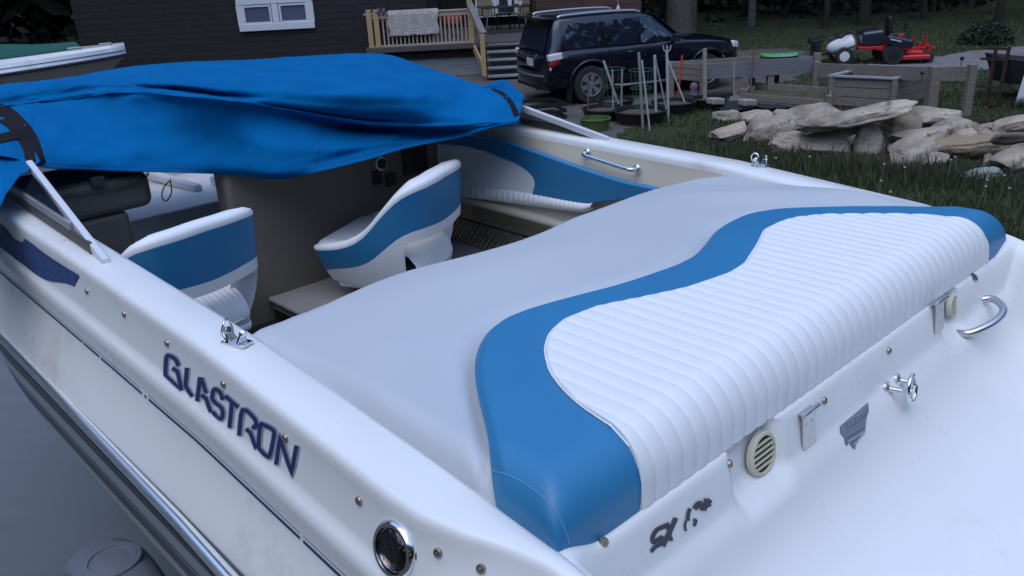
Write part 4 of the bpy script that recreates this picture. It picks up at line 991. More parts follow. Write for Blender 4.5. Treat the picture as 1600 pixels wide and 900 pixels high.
for side in (-1, 1):
    y = CY+side*.90
    m = MB(); m.box((-.80, y-side*.005, 1.02), (.30, .13, .13), (0, R(-6), 0)); tl = m.build('tail_light', LW, suv, bevel=.02, seg=3)
    m = MB(); m.box((-.82, y-side*.008, .905), (.22, .12, .10), (0, R(-28), 0)); m.build('red_lens', LR, tl, bevel=.015, seg=3)
    m = MB(); m.box((-.86, y-side*.04, .79), (.12, .11, .07)); m.build('reflector', LW, tl, bevel=.012)
    m = MB(); m.box((3.50, CY+side*.72, .92), (.20, .26, .14), (0, R(10), side*R(-25))); m.build('headlight', LW, suv, bevel=.03, seg=3)
    for x in (.93, 1.82): m = MB(); m.tube([(x-.1, CY+side*.955, .99), (x-.07, CY+side*.985, 1.0), (x+.07, CY+side*.985, 1.0), (x+.1, CY+side*.955, .99)], .016, 8); m.build('door_handle', PAINT, suv, smooth=60)
    m = MB(); m.box((1.93, CY+side*1.03, 1.20), (.12, .2, .16)); m.box((1.95, CY+side*.92, 1.14), (.08, .12, .05)); m.build('side_mirror', BLACK, suv, bevel=.03, seg=3)
    m = MB(); m.tube([(.55, CY+side*.93, .34), (.65, CY+side*1.0, .33), (2.15, CY+side*1.0, .33), (2.25, CY+side*.93, .34)], .03, 8); m.build('side_step', mat('step_grey', (.18, .19, .2), .4, .6), suv, smooth=60)
    m = MB(); m.box((-.47, CY+side*.86, .30), (.02, .24, .38), (0, R(6), 0)); m.build('mud_flap', BLACK, suv)
    # door seams
    m = MB()
    for xs_ in (.42, 1.14, 2.12): m.box((xs_, CY+side*.9535, .78), (.008, .012, .62))
    m.build('door_seam', BLACK, suv)
m = MB(); m.box((-.985, CY, .86), (.02, .34, .16)); m.build('licence_plate', mat('plate', (.5, .52, .5), .5), suv, bevel=.004)
m = MB(); m.box((-.985, CY, 1.01), (.03, .75, .045)); m.build('tailgate_trim', CHROME, suv, bevel=.01)
m = MB(); m.box((3.64, CY, .78), (.05, 1.0, .18)); m.build('grille', BLACK, suv, bevel=.02)
m = MB(); m.tube([(1.2, CY+.2, 1.77), (1.2, CY+.2, 1.86)], [.05, .012], 8); m.tube([(1.2, CY+.2, 1.85), (1.19, CY+.2, 2.2)], .006, 6); m.build('antenna', mat('cream_antenna', (.5, .45, .38), .6), suv)

# ================================================================ NEIGHBOURING BOAT
nb_ = empty('covered_boat', tuple(px(120, 100, 1.7).xy)+(0,), 0, 'pale boat under a green cover at the left edge beyond the blue cover', 'boat')
NZ = 1.75
q0 = px(236, 91, NZ); q1 = px(-80, 128, NZ); dirv = (q0-q1); dirv.z = 0; dirv.normalize(); perp = Vector((-dirv.y, dirv.x, 0))
def nbp(s_, t_, z): return q0-dirv*s_+perp*t_+Vector((0, 0, z-NZ))-nb_.location
Ln = 6.5
m = MB(); rows = []
for s_ in np.linspace(0, Ln, 24):
    k = min(1, (s_/2.4)**.75) if s_ > 0 else .01; hw2 = 1.15*k
    pr = [(1.05-hw2*.2, 1.0*0+.55), (1.15-hw2*.93, 1.05), (1.15-hw2, NZ-.02), (1.15-hw2*1.01, NZ), (1.15-hw2*1.0, NZ+.02), (1.15-hw2*.93, NZ+.14), (1.15-hw2*.90, NZ+.15), (1.15-hw2*.72, NZ+.18), (1.15, NZ+.2)]
    rk = lambda z: s_+max(0, NZ-z)*1.3
    rows.append([nbp(rk(z), t_, z) for t_, z in pr]+[nbp(rk(z), 2.3-t_, z) for t_, z in pr[::-1]])
m.grid(rows)
mh = m.build('hull', mat('beige_hull', (.34, .31, .28), .4), nb_, smooth=40)
m = MB(); m.grid([[nbp(s_, t_-.006, z) for t_, z in ((1.15-1.15*k*1.005, NZ+.02), (1.15-1.15*k*.935, NZ+.145), (1.15-1.15*k*.90, NZ+.155), (1.15-1.15*k*.70, NZ+.185))] for s_, k in [(s_, min(1, (s_/2.4)**.75) if s_ > 0 else .01) for s_ in np.linspace(0, Ln, 40)]]); m.build('gunwale', GEL, nb_, smooth=30)
m = MB()
for k_, zz_, rr_ in ((1.0, NZ, .025), (.968, NZ+.078, .006)): m.tube([nbp(s_, 1.15-1.15*(min(1, (max(s_, 0)/2.4)**.75))*k_-.012, zz_) for s_ in np.linspace(0.02, Ln, 40)], rr_, 6)
m.build('rub_rail', mat('navy_rail', (.02, .025, .05), .4), nb_, smooth=60)
m = MB(); rows = []
for s_ in np.linspace(.75, Ln, 20):
    hw2 = .96*min(1, ((s_-.45)/2.4)**.75); hgt_ = .17+.45*sstep(s_, .9, 4.2)
    rows.append([nbp(s_, 1.15+hw2*math.cos(math.pi*k/16), NZ+.15+hgt_*math.sin(math.pi*k/16)*.8+.02*noise.noise(Vector((s_*2, k*.4, 0)))) for k in range(17)])
m.grid(rows); m.build('green_cover', mat('green_canvas', (.006, .085, .065), .8, bump=(300, .2, .004)), nb_, smooth=60)
m = MB()
for s_ in (.25, .8): m.tube([nbp(s_, 1.15-min(1, (s_/2.4)**.75)*.85, NZ+.16), nbp(s_, 1.15-min(1, (s_/2.4)**.75)*.85, NZ+.22), nbp(s_+.2, 1.15-min(1, (s_/2.4)**.75)*.88, NZ+.22)], .012, 6)
m.build('bow_cleat', STEEL, nb_)
m = MB()
for s_ in (1.5, 4.2): m.box(nbp(s_, 1.15, .5), (1.0, .2, 1.0))
m.build('boat_stand', DWOOD, nb_)

# ================================================================ TRAILER
tr = empty('boat_trailer', (OO.x, OO.y, 0), R(42.4), 'boat trailer under the nearest boat, grey plastic wheel fender showing at bottom left', 'trailer')
FP = px(172, 872, .90); inv = Matrix.Rotation(-R(42.4), 3, 'Z'); fl_ = inv @ (FP-Vector((OO.x, OO.y, 0)))
FGR = mat('grey_fender_plastic', (.17, .19, .24), .4, var=(.20, .22, .27), varscale=4, bump=(80, .15, .01))
for side in (0, 1):
    fx = fl_.x if side == 0 else 2*C0-fl_.x
    m = MB(); rows = []
    for i in range(33):
        t = math.pi*(i/32)*1.0; r = []
        ry, rz2 = .40, .34
        for k in range(13):
            u_ = -1+2*k/12; rr2 = 1-.20*abs(u_)**3.5
            r.append(Vector((fx+u_*.14, fl_.y-.02+ry*rr2*math.cos(t), .56+rz2*rr2*math.sin(t)**.8 if math.sin(t) > 0 else .56)))
        rows.append(r)
    m.grid(rows); fo = m.build('fender', FGR, tr, smooth=60, solid=.012)
    m = MB(); m.lathe((fx, fl_.y-.02, .893), (0, 0, 1), [(.115, 0), (.112, .012), (.09, .014), (.088, .008), (.001, .008)], 30); m.build('step_pad', FGR, fo, smooth=40)
    m = MB(); m.lathe((fx, fl_.y-.02, .53), (1, 0, 0), [(.14, -.08), (.25, -.10), (.295, -.07), (.30, 0), (.295, .07), (.25, .10), (.14, .08)], 30); wt = m.build('wheel', RUBBER, tr, smooth=40)
    m = MB(); m.lathe((fx, fl_.y-.02, .53), (1, 0, 0), [(.17, -.06), (.17, .06), (.02, .04)], 24); m.build('rim', STEEL, wt, smooth=40)
m = MB()
for x in (.35, 1.58): m.beam((x, -.9, .66), (x, 3.8, .66), .08, .12)
m.beam((.35, 3.8, .66), (C0, 5.6, .66), .08, .1); m.beam((1.58, 3.8, .66), (C0, 5.6, .66), .08, .1); m.beam((fl_.x, fl_.y-.02, .55), (2*C0-fl_.x, fl_.y-.02, .55), .06, .06)
for y in (0, 1.8, 3.6): m.beam((.2, y, .66), (1.73, y, .66), .08, .08)
m.build('frame', STEEL, tr)
for x in (.45, 1.48): m = MB(); m.beam((x, -.8, .98), (x, 3.0, .98), .12, .10); m.beam((x, -.4, .7), (x, -.4, .95), .05, .05); m.beam((x, 2.6, .7), (x, 2.6, .95), .05, .05); m.build('bunk', CARP_SHADE, tr)

# ================================================================ RAISED BEDS AND FENCES
def post(mb, p, h, wd=.10): mb.box(Vector(p)+Vector((0, 0, h/2)), (wd, wd, h))
def bed(name, corners, h, z0, lbl, nb=3, cap=True, mt=WOOD_G, pw=.10):
    C4 = [Vector(c) for c in corners]; cen = sum(C4, Vector())/4; cen.z = 0
    o = empty(name, cen, 0, lbl, 'raised bed'); C4 = [c-cen for c in C4]
    for i in range(4):
        a, b = C4[i], C4[(i+1) % 4]; d = (b-a).normalized(); mb = MB()
        bh = (h-z0)/nb
        for k in range(nb): mb.beam(a+Vector((0, 0, z0+bh*(k+.5))), b+Vector((0, 0, z0+bh*(k+.5))), .035, bh-.012)
        mb.build('side_boards', mt, o, bevel=.004)
    for c in C4: mb = MB(); q_ = c*1.0; q_ = c+c.normalized()*.02; post(mb, q_, h+(.0 if cap else .08), pw); mb.build('corner_post', WOOD_G, o, bevel=.005)
    if cap:
        mb = MB()
        for i in range(4):
            a, b = C4[i], C4[(i+1) % 4]; d = (b-a).normalized(); mb.beam(a-d*.06+Vector((0, 0, h+.02)), b+d*.06+Vector((0, 0, h+.022+.003*i)), .13, .035)
        mb.build('cap_rail', mat('cap_grey', (.26, .265, .28), .7, bump=(40, .4, .01)), o, bevel=.004)
    s_ = MB(); n = 14
    s_.grid([[C4[0].lerp(C4[1], i/n).lerp(C4[3].lerp(C4[2], i/n), j/n)+Vector((0, 0, h-.12+.05*noise.noise(Vector((i*.5, j*.5, h))))) for i in range(n+1)] for j in range(n+1)])
    s_.build('soil', mat('bed_soil', (.05, .045, .028), .95, var=(.07, .08, .03), varscale=4, bump=(25, 1, .05)), o, smooth=60)
    return o
def rect(p_near_left, p_near_right, p_far_right):
    a = Vector(p_near_left); b = Vector(p_near_right); c = Vector(p_far_right); return [a, b, c, a+c-b]
b2a = px(1297, 166, 0); b2b = px(1392, 172, 0); b2c = px(1447, 170, 0)
H2 = .55
d_ = (b2c-b2b); bed('raised_bed', rect(b2a, b2b, b2b+Vector((1.15, 1.0, 0))), H2, .02, 'tall grey plank planter box with a pale cap rail behind the rock pile', 3)
t0 = px(1290, 128, H2)
b1a = px(1160, 168, 0); b1b = px(1292, 180, 0)
bed('raised_bed', rect(b1a, b1b, b1b+Vector((.55, 1.3, 0))), .28, .0, 'low weathered plank bed left of the tall planter box', 2, cap=False)
# long high trough
ta = px(1098, 158, 0); tb = px(1266, 148, 0); H3 = .98
d_ = (tb-ta).normalized(); pf = Vector((-.55, .62, 0))*1.0
o = empty('raised_trough', (ta+tb)/2, 0, 'long raised planting trough on posts with one wide bluish grey board', 'planter')
cc_ = o.location.copy()
def bb(p, q, zb, zt, mt, nm, n=1):
    mb = MB(); h_ = (zt-zb)/n
    for k in range(n): mb.beam(p-cc_+Vector((0, 0, zb+h_*(k+.5))), q-cc_+Vector((0, 0, zb+h_*(k+.5))), .04, h_-.012*(n > 1))
    mb.build(nm, mt, o, bevel=.004)
ta2 = ta+pf; tb2 = tb+pf
def zat(x, y, P): return py_(x, y, P.y).z
za1, za0, zb1, zb0 = zat(1098, 100, ta), zat(1098, 124, ta), zat(1262, 89, tb), zat(1262, 114, tb)
def sb(p, q, a0, a1, b0, b1, mt, nm):
    mb = MB(); n_ = Vector((-(q-p).y, (q-p).x, 0)).normalized()*.02; P_ = [p+Vector((0, 0, a0)), q+Vector((0, 0, b0)), q+Vector((0, 0, b1)), p+Vector((0, 0, a1))]
    vs = [v-cc_+n_ for v in P_]+[v-cc_-n_ for v in P_]; mb.add(vs, [(0, 1, 2, 3), (7, 6, 5, 4), (0, 4, 5, 1), (1, 5, 6, 2), (2, 6, 7, 3), (3, 7, 4, 0)]); mb.build(nm, mt, o, bevel=.004)
sb(ta, tb, za0, za1, zb0, zb1, WOOD_B, 'front_board'); sb(ta2, tb2, za0, za1, zb0, zb1, WOOD_G, 'back_board'); bb(ta, ta2, za0-.05, za1, WOOD_G, 'end_boards', 3); bb(tb, tb2, zb0, zb1, WOOD_G, 'end_boards', 2)
H3 = (za1+zb1)/2
for p_, hh in ((ta, za1+.03), (ta2, za1), (tb+d_*.08, zb1+.07), (tb2, zb1), (ta.lerp(tb, .35)+pf*.1, za0+.03), (ta.lerp(tb, .65)+pf*.1, za0+.03)): mb = MB(); post(mb, p_-cc_, hh, .13); mb.build('post', WOOD_G, o, bevel=.006)
mb = MB(); mb.add([ta-cc_+Vector((0, 0, za1-.07)), tb-cc_+Vector((0, 0, zb1-.07)), tb2-cc_+Vector((0, 0, zb1-.07)), ta2-cc_+Vector((0, 0, za1-.07))], [(0, 1, 2, 3)]); mb.build('soil', mat('trough_soil', (.05, .04, .03), .95, bump=(20, 1, .05)), o)
# plank fence
fa = px(1272, 150, 0); fb2 = px(1452, 178, 0); fc2 = px(1508, 182, 0)
o = empty('plank_fence', fa.lerp(fb2, .5), 0, 'low weathered plank fence on square posts behind the planter boxes', 'fence'); cc_ = o.location.copy()
sb(fa, fb2, zat(1272, 121, fa), zat(1272, 99, fa), zat(1452, 127, fb2), zat(1452, 105, fb2), WOOD_G, 'rail_board'); sb(fb2, fc2, zat(1452, 127, fb2), zat(1452, 105, fb2), zat(1508, 127, fc2), zat(1508, 104, fc2), WOOD_G, 'rail_board')
for p_, hh, w_ in ((fa, zat(1272, 96, fa), .12), (fb2, zat(1452, 104, fb2), .17), (fc2, zat(1508, 101, fc2), .13)): mb = MB(); post(mb, p_-cc_, hh, w_); mb.build('post', WOOD_G, o, bevel=.008)
for (x, y, lb) in ((1441, 115, 'small solar light on a stem behind the tall planter box'), (1503, 92, 'small dark solar light at the right end of the plank fence')):
    p = py_(x, y, (fb2 if x < 1480 else fc2).y); mb = MB(); mb.tube([(0, 0, -.12), (0, 0, 0)], .008, 6); mb.lathe((0, 0, 0), (0, 0, 1), [(.015, -.02), (.035, 0), (.045, .02), (.015, .04)], 12); oo = mb.build('garden_light', BLACK, smooth=40); oo.location = p; tag(oo, lb, 'lamp')
# iron gate frame
IR = mat('rusty_iron', (.045, .022, .018), .7, .3, var=(.07, .03, .02), varscale=12)
ga_ = px(1521, 167, 0); gb_ = px(1557, 170, 0); o = empty('iron_rack', ga_, 0, 'rusty brown iron rack with open panels at the end of the fence', 'rack')
V_ = (gb_-ga_)
for k in (0, .52, 1): mb = MB(); mb.beam(V_*k, V_*k*1.12+Vector((0, 0, 1.05+.03*k)), .05, .05); mb.build('upright', IR, o)
for z_, k2 in ((.05, 1.0), (.38, 1.04), (1.04, 1.14), (.86, 1.1)): mb = MB(); mb.beam(Vector((0, 0, z_)), V_*k2+Vector((0, 0, z_)), .04, .04); mb.build('crossbar', IR, o)
# dark cart + white sheet at the right edge
p = px(1583, 128, .35); mb = MB(); mb.add([Vector(v) for v in ((-.25, -.2, .35), (.6, -.2, .35), (.6, .4, .35), (-.25, .4, .35), (-.42, -.35, .82), (.8, -.35, .66), (.8, .5, .66), (-.42, .5, .84))], [(0, 1, 2, 3), (0, 1, 5, 4), (1, 2, 6, 5), (2, 3, 7, 6), (3, 0, 4, 7)])
o = mb.build('garden_cart', mat('dark_cart', (.02, .02, .022), .7), solid=.03); o.location = (p.x+.1, p.y, .0); tag(o, 'dark slanted garden cart tub at the right edge beyond the iron rack', 'cart')
p = px(1606, 132, .4); mb = MB(); mb.grid([[Vector((-.25-.1*j/6+i*.12, .05*math.sin(i*2.0), .75-j*.11)) for i in range(7)] for j in range(7)]); o = mb.build('white_sheet', mat('white_cloth', (.6, .66, .68), .8), smooth=60, solid=.01); o.location = (p.x, p.y-.3, .05); tag(o, 'pale cloth sheet hanging at the right edge above the rocks', 'cloth')
# green board resting on the trough
p = py_(1217, 87, (ta.y+tb.y)/2+.25); mb = MB(); rows = []
for i in range(25):
    t = -1+2*i/24; hw2 = .2*math.sqrt(max(0, 1-t**4)); rows.append([Vector((t*.40, hw2*math.cos(a_), .05*math.sin(a_)+.015*t*t)) for a_ in np.linspace(0, 2*math.pi, 13)[:-1]])
mb.grid(rows, closeu=True); o = mb.build('green_sled', mat('lime_plastic', (.05, .24, .03), .5, var=(.12, .30, .20), varscale=2), smooth=60); o.location = p; o.rotation_euler = (0, R(1), math.atan2((tb-ta).y, (tb-ta).x)*.6); tag(o, 'lime green plastic sled lying on top of the long trough', 'sled')

# ================================================================ MOWER + SPRAYER
RED = mat('red_enamel', (.50, .022, .022), .35, coat=.3); mp = px(1388, 98, 0)
mo = empty('riding_mower', (mp.x, mp.y, 0), R(-8), 'red zero turn riding mower with black seat parked on the lawn edge', 'mower'); mo.scale = (.88,)*3
def whl(parent, c, r, w_, rimm):
    m = MB(); m.lathe(c, (0, -1, 0), [(r*.5, -w_/2), (r*.9, -w_/2), (r, -w_*.3), (r, w_*.3), (r*.9, w_/2), (r*.5, w_/2)], 26); o = m.build('wheel', RUBBER, parent, smooth=40)
    m = MB(); m.lathe(c, (0, -1, 0), [(r*.55, -w_/2-.004), (r*.55, w_/2+.004), (r*.2, w_/2+.01)], 18); m.build('rim', rimm, o, smooth=40)
for s_ in (-.5, .5):
    whl(mo, (-.05, s_, .28), .28, .24, BLACK); whl(mo, (.92, s_*.8, .15), .15, .12, BLACK)
m = MB(); m.prism([(-.95, .50), (-.2, .52), (.12, .82), (.25, .80), (.12, .46), (.5, .34), (.5, .26), (-.1, .3), (-.5, .42), (-.95, .44)], .06, Matrix.Translation((0, -.36, 0))); m.prism([(-.95, .50), (-.2, .52), (.12, .82), (.25, .80), (.12, .46), (.5, .34), (.5, .26), (-.1, .3), (-.5, .42), (-.95, .44)], .06, Matrix.Translation((0, .36, 0)))
m.box((-.85, 0, .47), (.08, .76, .07)); m.box((.75, 0, .38), (.9, .12, .08)); m.box((1.0, 0, .42), (.08, 1.0, .07)); m.build('frame', RED, mo, bevel=.015)
m = MB(); m.box((.55, 0, .2), (.75, 1.25, .13)); m.box((.55, 0, .3), (.5, .8, .1)); m.build('cutting_deck', RED, mo, bevel=.04, seg=3)
for s_ in (-.4, .4): m = MB(); m.tube([(.92, s_, .3), (.92, s_, .48), (.84, s_, .5)], .03, 8); m.build('caster_fork', RED, mo)
m = MB(); m.tube([(.55, .0, .4), (.62, 0, .72)], .025, 6); m.tube([(.85, -.3, .45), (.85, -.3, .72)], .03, 6); m.tube([(.85, -.35, .72), (.85, -.2, .72)], .03, 6); m.build('height_lever', RED, mo)
m = MB(); m.box((-.55, 0, .72), (.62, .72, .42), (0, R(-6), 0)); m.build('engine_cover', mat('black_hood', (.02, .025, .04), .3, coat=.5), mo, bevel=.10, seg=4)
for s_ in (-.52, .52): m = MB(); m.box((.08, s_, .62), (.75, .26, .26), (0, R(14), 0)); m.build('fuel_pod', mat('black_pod', (.015, .017, .03), .3, coat=.4), mo, bevel=.08, seg=4)
m = MB(); m.box((.10, 0, .78), (.46, .48, .12)); m.box((-.10, 0, 1.03), (.12, .46, .50), (0, R(-8), 0)); m.build('seat', BLACK, mo, bevel=.06, seg=4)
for s_ in (-.26, .26): m = MB(); m.tube(cr([(.35, s_, .6), (.42, s_, .92), (.40, s_*.7, 1.02), (.40, s_*.15, 1.02)], 4), .018, 6); m.build('control_lever', BLACK, mo, smooth=60)
m = MB(); m.box((-.05, -.655, .68), (.3, .012, .035), (0, R(14), 0)); m.build('pod_stripe', mat('silver_mark', (.5, .5, .52), .4), mo)
sp_ = px(1312, 99, 0); spr = empty('tow_sprayer', (sp_.x, sp_.y, 0), R(-8), 'white tank sprayer cart with black hoses hitched behind the red mower', 'sprayer')
for s_ in (-.38, .38): whl(spr, (.0, s_, .22), .22, .11, LW)
m = MB(); tt_ = np.linspace(0, 1, 16); m.tube([(-.36+.72*t, 0, .36+.12*t) for t in tt_], [(.13+.15*t)*math.sqrt(max(.02, 1-abs(2*t-1)**5)) for t in tt_], 20); m.build('tank', mat('white_tank', (.62, .64, .64), .45), spr, smooth=60)
m = MB(); m.tube([(-.6, 0, .22), (.9, 0, .42)], .025, 6); m.tube([(0, -.4, .22), (0, .4, .22)], .02, 6); m.box((-.62, 0, .35), (.1, .7, .3)); m.build('frame', BLACK, spr)
m = MB(); m.tube(cr([(-.6, -.1, .5), (-.45, -.2, .62), (-.2, -.22, .66), (.0, -.2, .72), (.2, -.1, .74), (.3, -.26, .5), (.1, -.27, .4), (-.2, -.2, .3)], 5), .018, 6); m.tube(cr([(-.65, .2, .5), (-.5, .1, .66), (-.3, 0, .62)], 4), .02, 6); m.build('hose', BLACK, spr, smooth=60)
m = MB(); m.box((-.65, .05, .55), (.25, .5, .14)); m.build('valve_box', BLACK, spr, bevel=.02)
m = MB(); m.lathe((.0, 0, .60), (0, 0, 1), [(.07, 0), (.07, .05), (.03, .07)], 14); m.build('pump', BLACK, spr, bevel=.02)

# ================================================================ POTS, STAKES AND TOOLS
def pot(x, y, r, h, lbl, m1, nm='planter_pot', grp=None, soil=True):
    p = px(x, y, 0); o = MB(); o.lathe((0, 0, 0), (0, 0, 1), [(r*.85, 0), (r, h), (r*1.05, h), (r*1.05, h+.02), (r*.95, h+.02), (r*.93, h-.05), (.01, h-.05)], 24); ob = o.build(nm, m1, smooth=40); ob.location = (p.x, p.y, gz(p.x, p.y)); tag(ob, lbl, 'planter', grp)
    if soil: s_ = MB(); s_.lathe((0, 0, h-.05), (0, 0, 1), [(r*.92, 0), (r*.5, .025), (.01, .03)], 20); s_.build('soil', mat('pot_soil', (.09, .06, .04), .95, bump=(30, 1, .03)), ob)
    return ob
BLKP = mat('black_pot', (.012, .012, .014), .55)
pot(945, 186, .42, .20, 'wide shallow black pot of soil at the left of the stakes', BLKP)
pot(1000, 192, .48, .22, 'largest black pot of soil, in front of the white stakes', BLKP)
pot(1052, 176, .42, .2, 'black pot of soil beside the long trough', BLKP)
pot(962, 172, .36, .2, 'rear black pot holding a green wire cage', BLKP)
pot(1108, 168, .34, .18, 'black pot in front of the trough end', BLKP)
pot(930, 204, .27, .20, 'lime green tub of soil just beyond the boat gunwale', mat('lime_tub', (.06, .12, .025), .7))
# black sheeting and crate
mb = MB(); 
a_ = px(1120, 178, 0); mb.grid([[a_+Vector((i*.13, j*.12-.3, .12+.10*noise.noise(Vector((i*.5, j*.6, 7))))) for i in range(16)] for j in range(6)]); o = mb.build('weed_fabric', mat('black_fabric', (.010, .010, .012), .7), smooth=60, solid=.01); tag(o, 'crumpled black weed fabric lying in front of the low bed', 'fabric')
for i, (x, y, lb) in enumerate(((1118, 158, 'pale stone resting on the black weed fabric at left'), (1168, 160, 'pale stone resting on the black weed fabric at right'))):
    p = px(x, y, .22); mb = MB(); mb.box((0, 0, 0), (.30, .22, .12), (0, .1, .4)); o = mb.build('paver_stone', mat('pale_paver', (.28, .25, .22), .85, bump=(20, .6, .02)), bevel=.03, seg=3); o.location = p; tag(o, lb, 'stone')
cr_ = px(846, 184, 0); o = empty('black_crate', (cr_.x, cr_.y, 0), .3, 'open black crate on the gravel, seen through the windshield frame', 'crate')
for k in range(4):
    a_ = k*math.pi/2; d1 = Vector((math.cos(a_), math.sin(a_), 0)); d2 = Vector((-d1.y, d1.x, 0)); mb = MB()
    for z_ in (.04, .16, .28): mb.beam(d1*.38-d2*.38+Vector((0, 0, z_)), d1*.38+d2*.38+Vector((0, 0, z_)), .02, .06)
    mb.beam(d1*.38-d2*.38, d1*.38-d2*.38+Vector((0, 0, .32)), .05, .05); mb.build('side', BLACK, o)
mb = MB(); mb.box((0, 0, .02), (.7, .7, .02)); mb.build('bottom', BLACK, o)
STK = wood_mat('stake_wood', (.22, .20, .18), (.34, .31, .28)); PALE = mat('pale_pole', (.42, .42, .43), .6); REDP = mat('red_handle', (.55, .05, .03), .5); BRST = wood_mat('brown_handle', (.14, .085, .06), (.2, .12, .09))
def stick(x0, y0, z0, x1, y1, rad, m, lbl, nm='garden_stake', cat='stake', grp=None, head=None, sq=False):
    b = px(x0, y0, z0); d = pray(x1, y1); t_ = CAM+d*(b.y/d.y); mb = MB(); lo_ = b+(b-t_).normalized()*(z0+.02)/max(.3, (t_-b).normalized().z)
    if sq: mb.beam(lo_-b, t_-b, rad*2, rad*2, up=Vector((0, 1, 0)))
    else: mb.tube([lo_-b, t_-b], rad, 8)
    if head == 'fork':
        for k in (-1, 0, 1): mb.tube([t_-b, t_-b+Vector((k*.06, 0, .05)), t_-b+Vector((k*.07, 0, .13))], .012, 6)
    if head == 'shovel':
        mb.grid([[lo_-b+Vector(((-.5+i/4)*.2*(1 if j < 4 else .5), -.02, .30-j*.07)) for i in range(5)] for j in range(5)])
    o = mb.build(nm, m, smooth=40); o.location = b; tag(o, lbl, cat, grp); return o
G_ = 'stakes standing in the pots'
stick(968, 168, .15, 943, 95, .022, PALE, 'tall pale stake leaning left inside the left green cage', grp=G_)
stick(958, 172, .15, 957, 108, .018, STK, 'short grey stake in the middle of the left green cage', grp=G_)
stick(971, 170, .15, 972, 108, .018, STK, 'short grey stake at the right rim of the left green cage', grp=G_)
stick(1004, 190, .15, 998, 82, .024, STK, 'tall thick grey stake in the largest black pot', grp=G_)
stick(1014, 192, .15, 1003, 94, .016, PALE, 'thin pale stake leaning beside the tall thick grey one', grp=G_)
stick(1025, 178, .15, 1023, 86, .024, PALE, 'straight pale stake left of the paired white poles', grp=G_)
stick(1043, 180, .15, 1024, 92, .016, STK, 'thin leaning stake crossing behind the straight pale one', grp=G_)
stick(1044, 172, .15, 1042, 82, .026, PALE, 'upright white pole with a forked top', 'pole', 'pole', head='fork')
stick(1073, 168, .05, 1043, 92, .018, PALE, 'white pole leaning right against the forked pole', 'pole', 'pole')
stick(1058, 165, .05, 1066, 86, .020, REDP, 'bright red tool handle leaning at the trough end', 'tool_handle', 'handle')
stick(1101, 160, .05, 1101, 76, .035, STK, 'thick grey stake against the trough corner', sq=True, grp=G_)
stick(1147, 168, .05, 1147, 96, .02, STK, 'grey handled shovel standing by the low bed', 'shovel', 'shovel', head='shovel')
stick(1171, 152, .05, 1179, 73, .02, BRST, 'brown handled spade leaning at the long trough', 'shovel', 'shovel', head='shovel')
stick(919, 182, .1, 919, 118, .013, BRST, 'thin dark rod at the far left of the pots', 'rod', 'rod')
def marker(x0, y0, x1, y1, rad, m, lbl, nm, cat, grp=None):
    Y_ = ta.y*.6+ta2.y*.4+(tb-ta).y*(x0-1098)/168; t_ = py_(x1, y1, Y_); mb = MB(); mb.tube([(0, 0, .86-t_.z), (0, 0, 0)], rad, 8); o = mb.build(nm, m, smooth=40); o.location = t_; tag(o, lbl, cat, grp)
for i, x in enumerate((1130, 1161, 1188)): marker(x, 90, x, 86+(-1)**i*2, .012, PALE, ('left', 'middle', 'right')[i]+' of the three short white markers along the trough', 'plant_marker', 'marker', grp='white markers in the trough')
GRN = mat('green_wire', (.02, .11, .07), .6)
for (x, y, lb) in ((957, 172, 'green wire tomato cage round the three left stakes'), (1002, 175, 'green wire tomato cage behind the tall grey stake')):
    p = px(x, y, .1); o = empty('tomato_cage', (p.x, p.y, .1), 0, lb, 'plant cage')
    for z_, r_ in ((.78, .24), (.45, .20), (.12, .16)): mb = MB(); mb.tube([(r_*math.cos(t), r_*math.sin(t), z_) for t in np.linspace(0, 2*math.pi, 25)[:-1]], .007, 5, closed=True); mb.build('ring', GRN, o)
    for k in range(4): t = k*math.pi/2+.4; mb = MB(); mb.tube([(.13*math.cos(t), .13*math.sin(t), -.08), (.24*math.cos(t), .24*math.sin(t), .80)], .006, 5); mb.build('wire_leg', GRN, o)
p = px(1084, 140, .3); mb = MB(); mb.lathe((0, 0, 0), (0, 0, 1), [(.02, -.14), (.10, -.1), (.07, .0), (.09, .06), (.05, .13), (.02, .14)], 12); o = mb.build('toy_ball', mat('orange_toy', (.22, .09, .05), .8, var=(.04, .08, .2), varscale=6), smooth=60); o.location = p; tag(o, 'orange and blue bundle hung under the trough end', 'bundle')

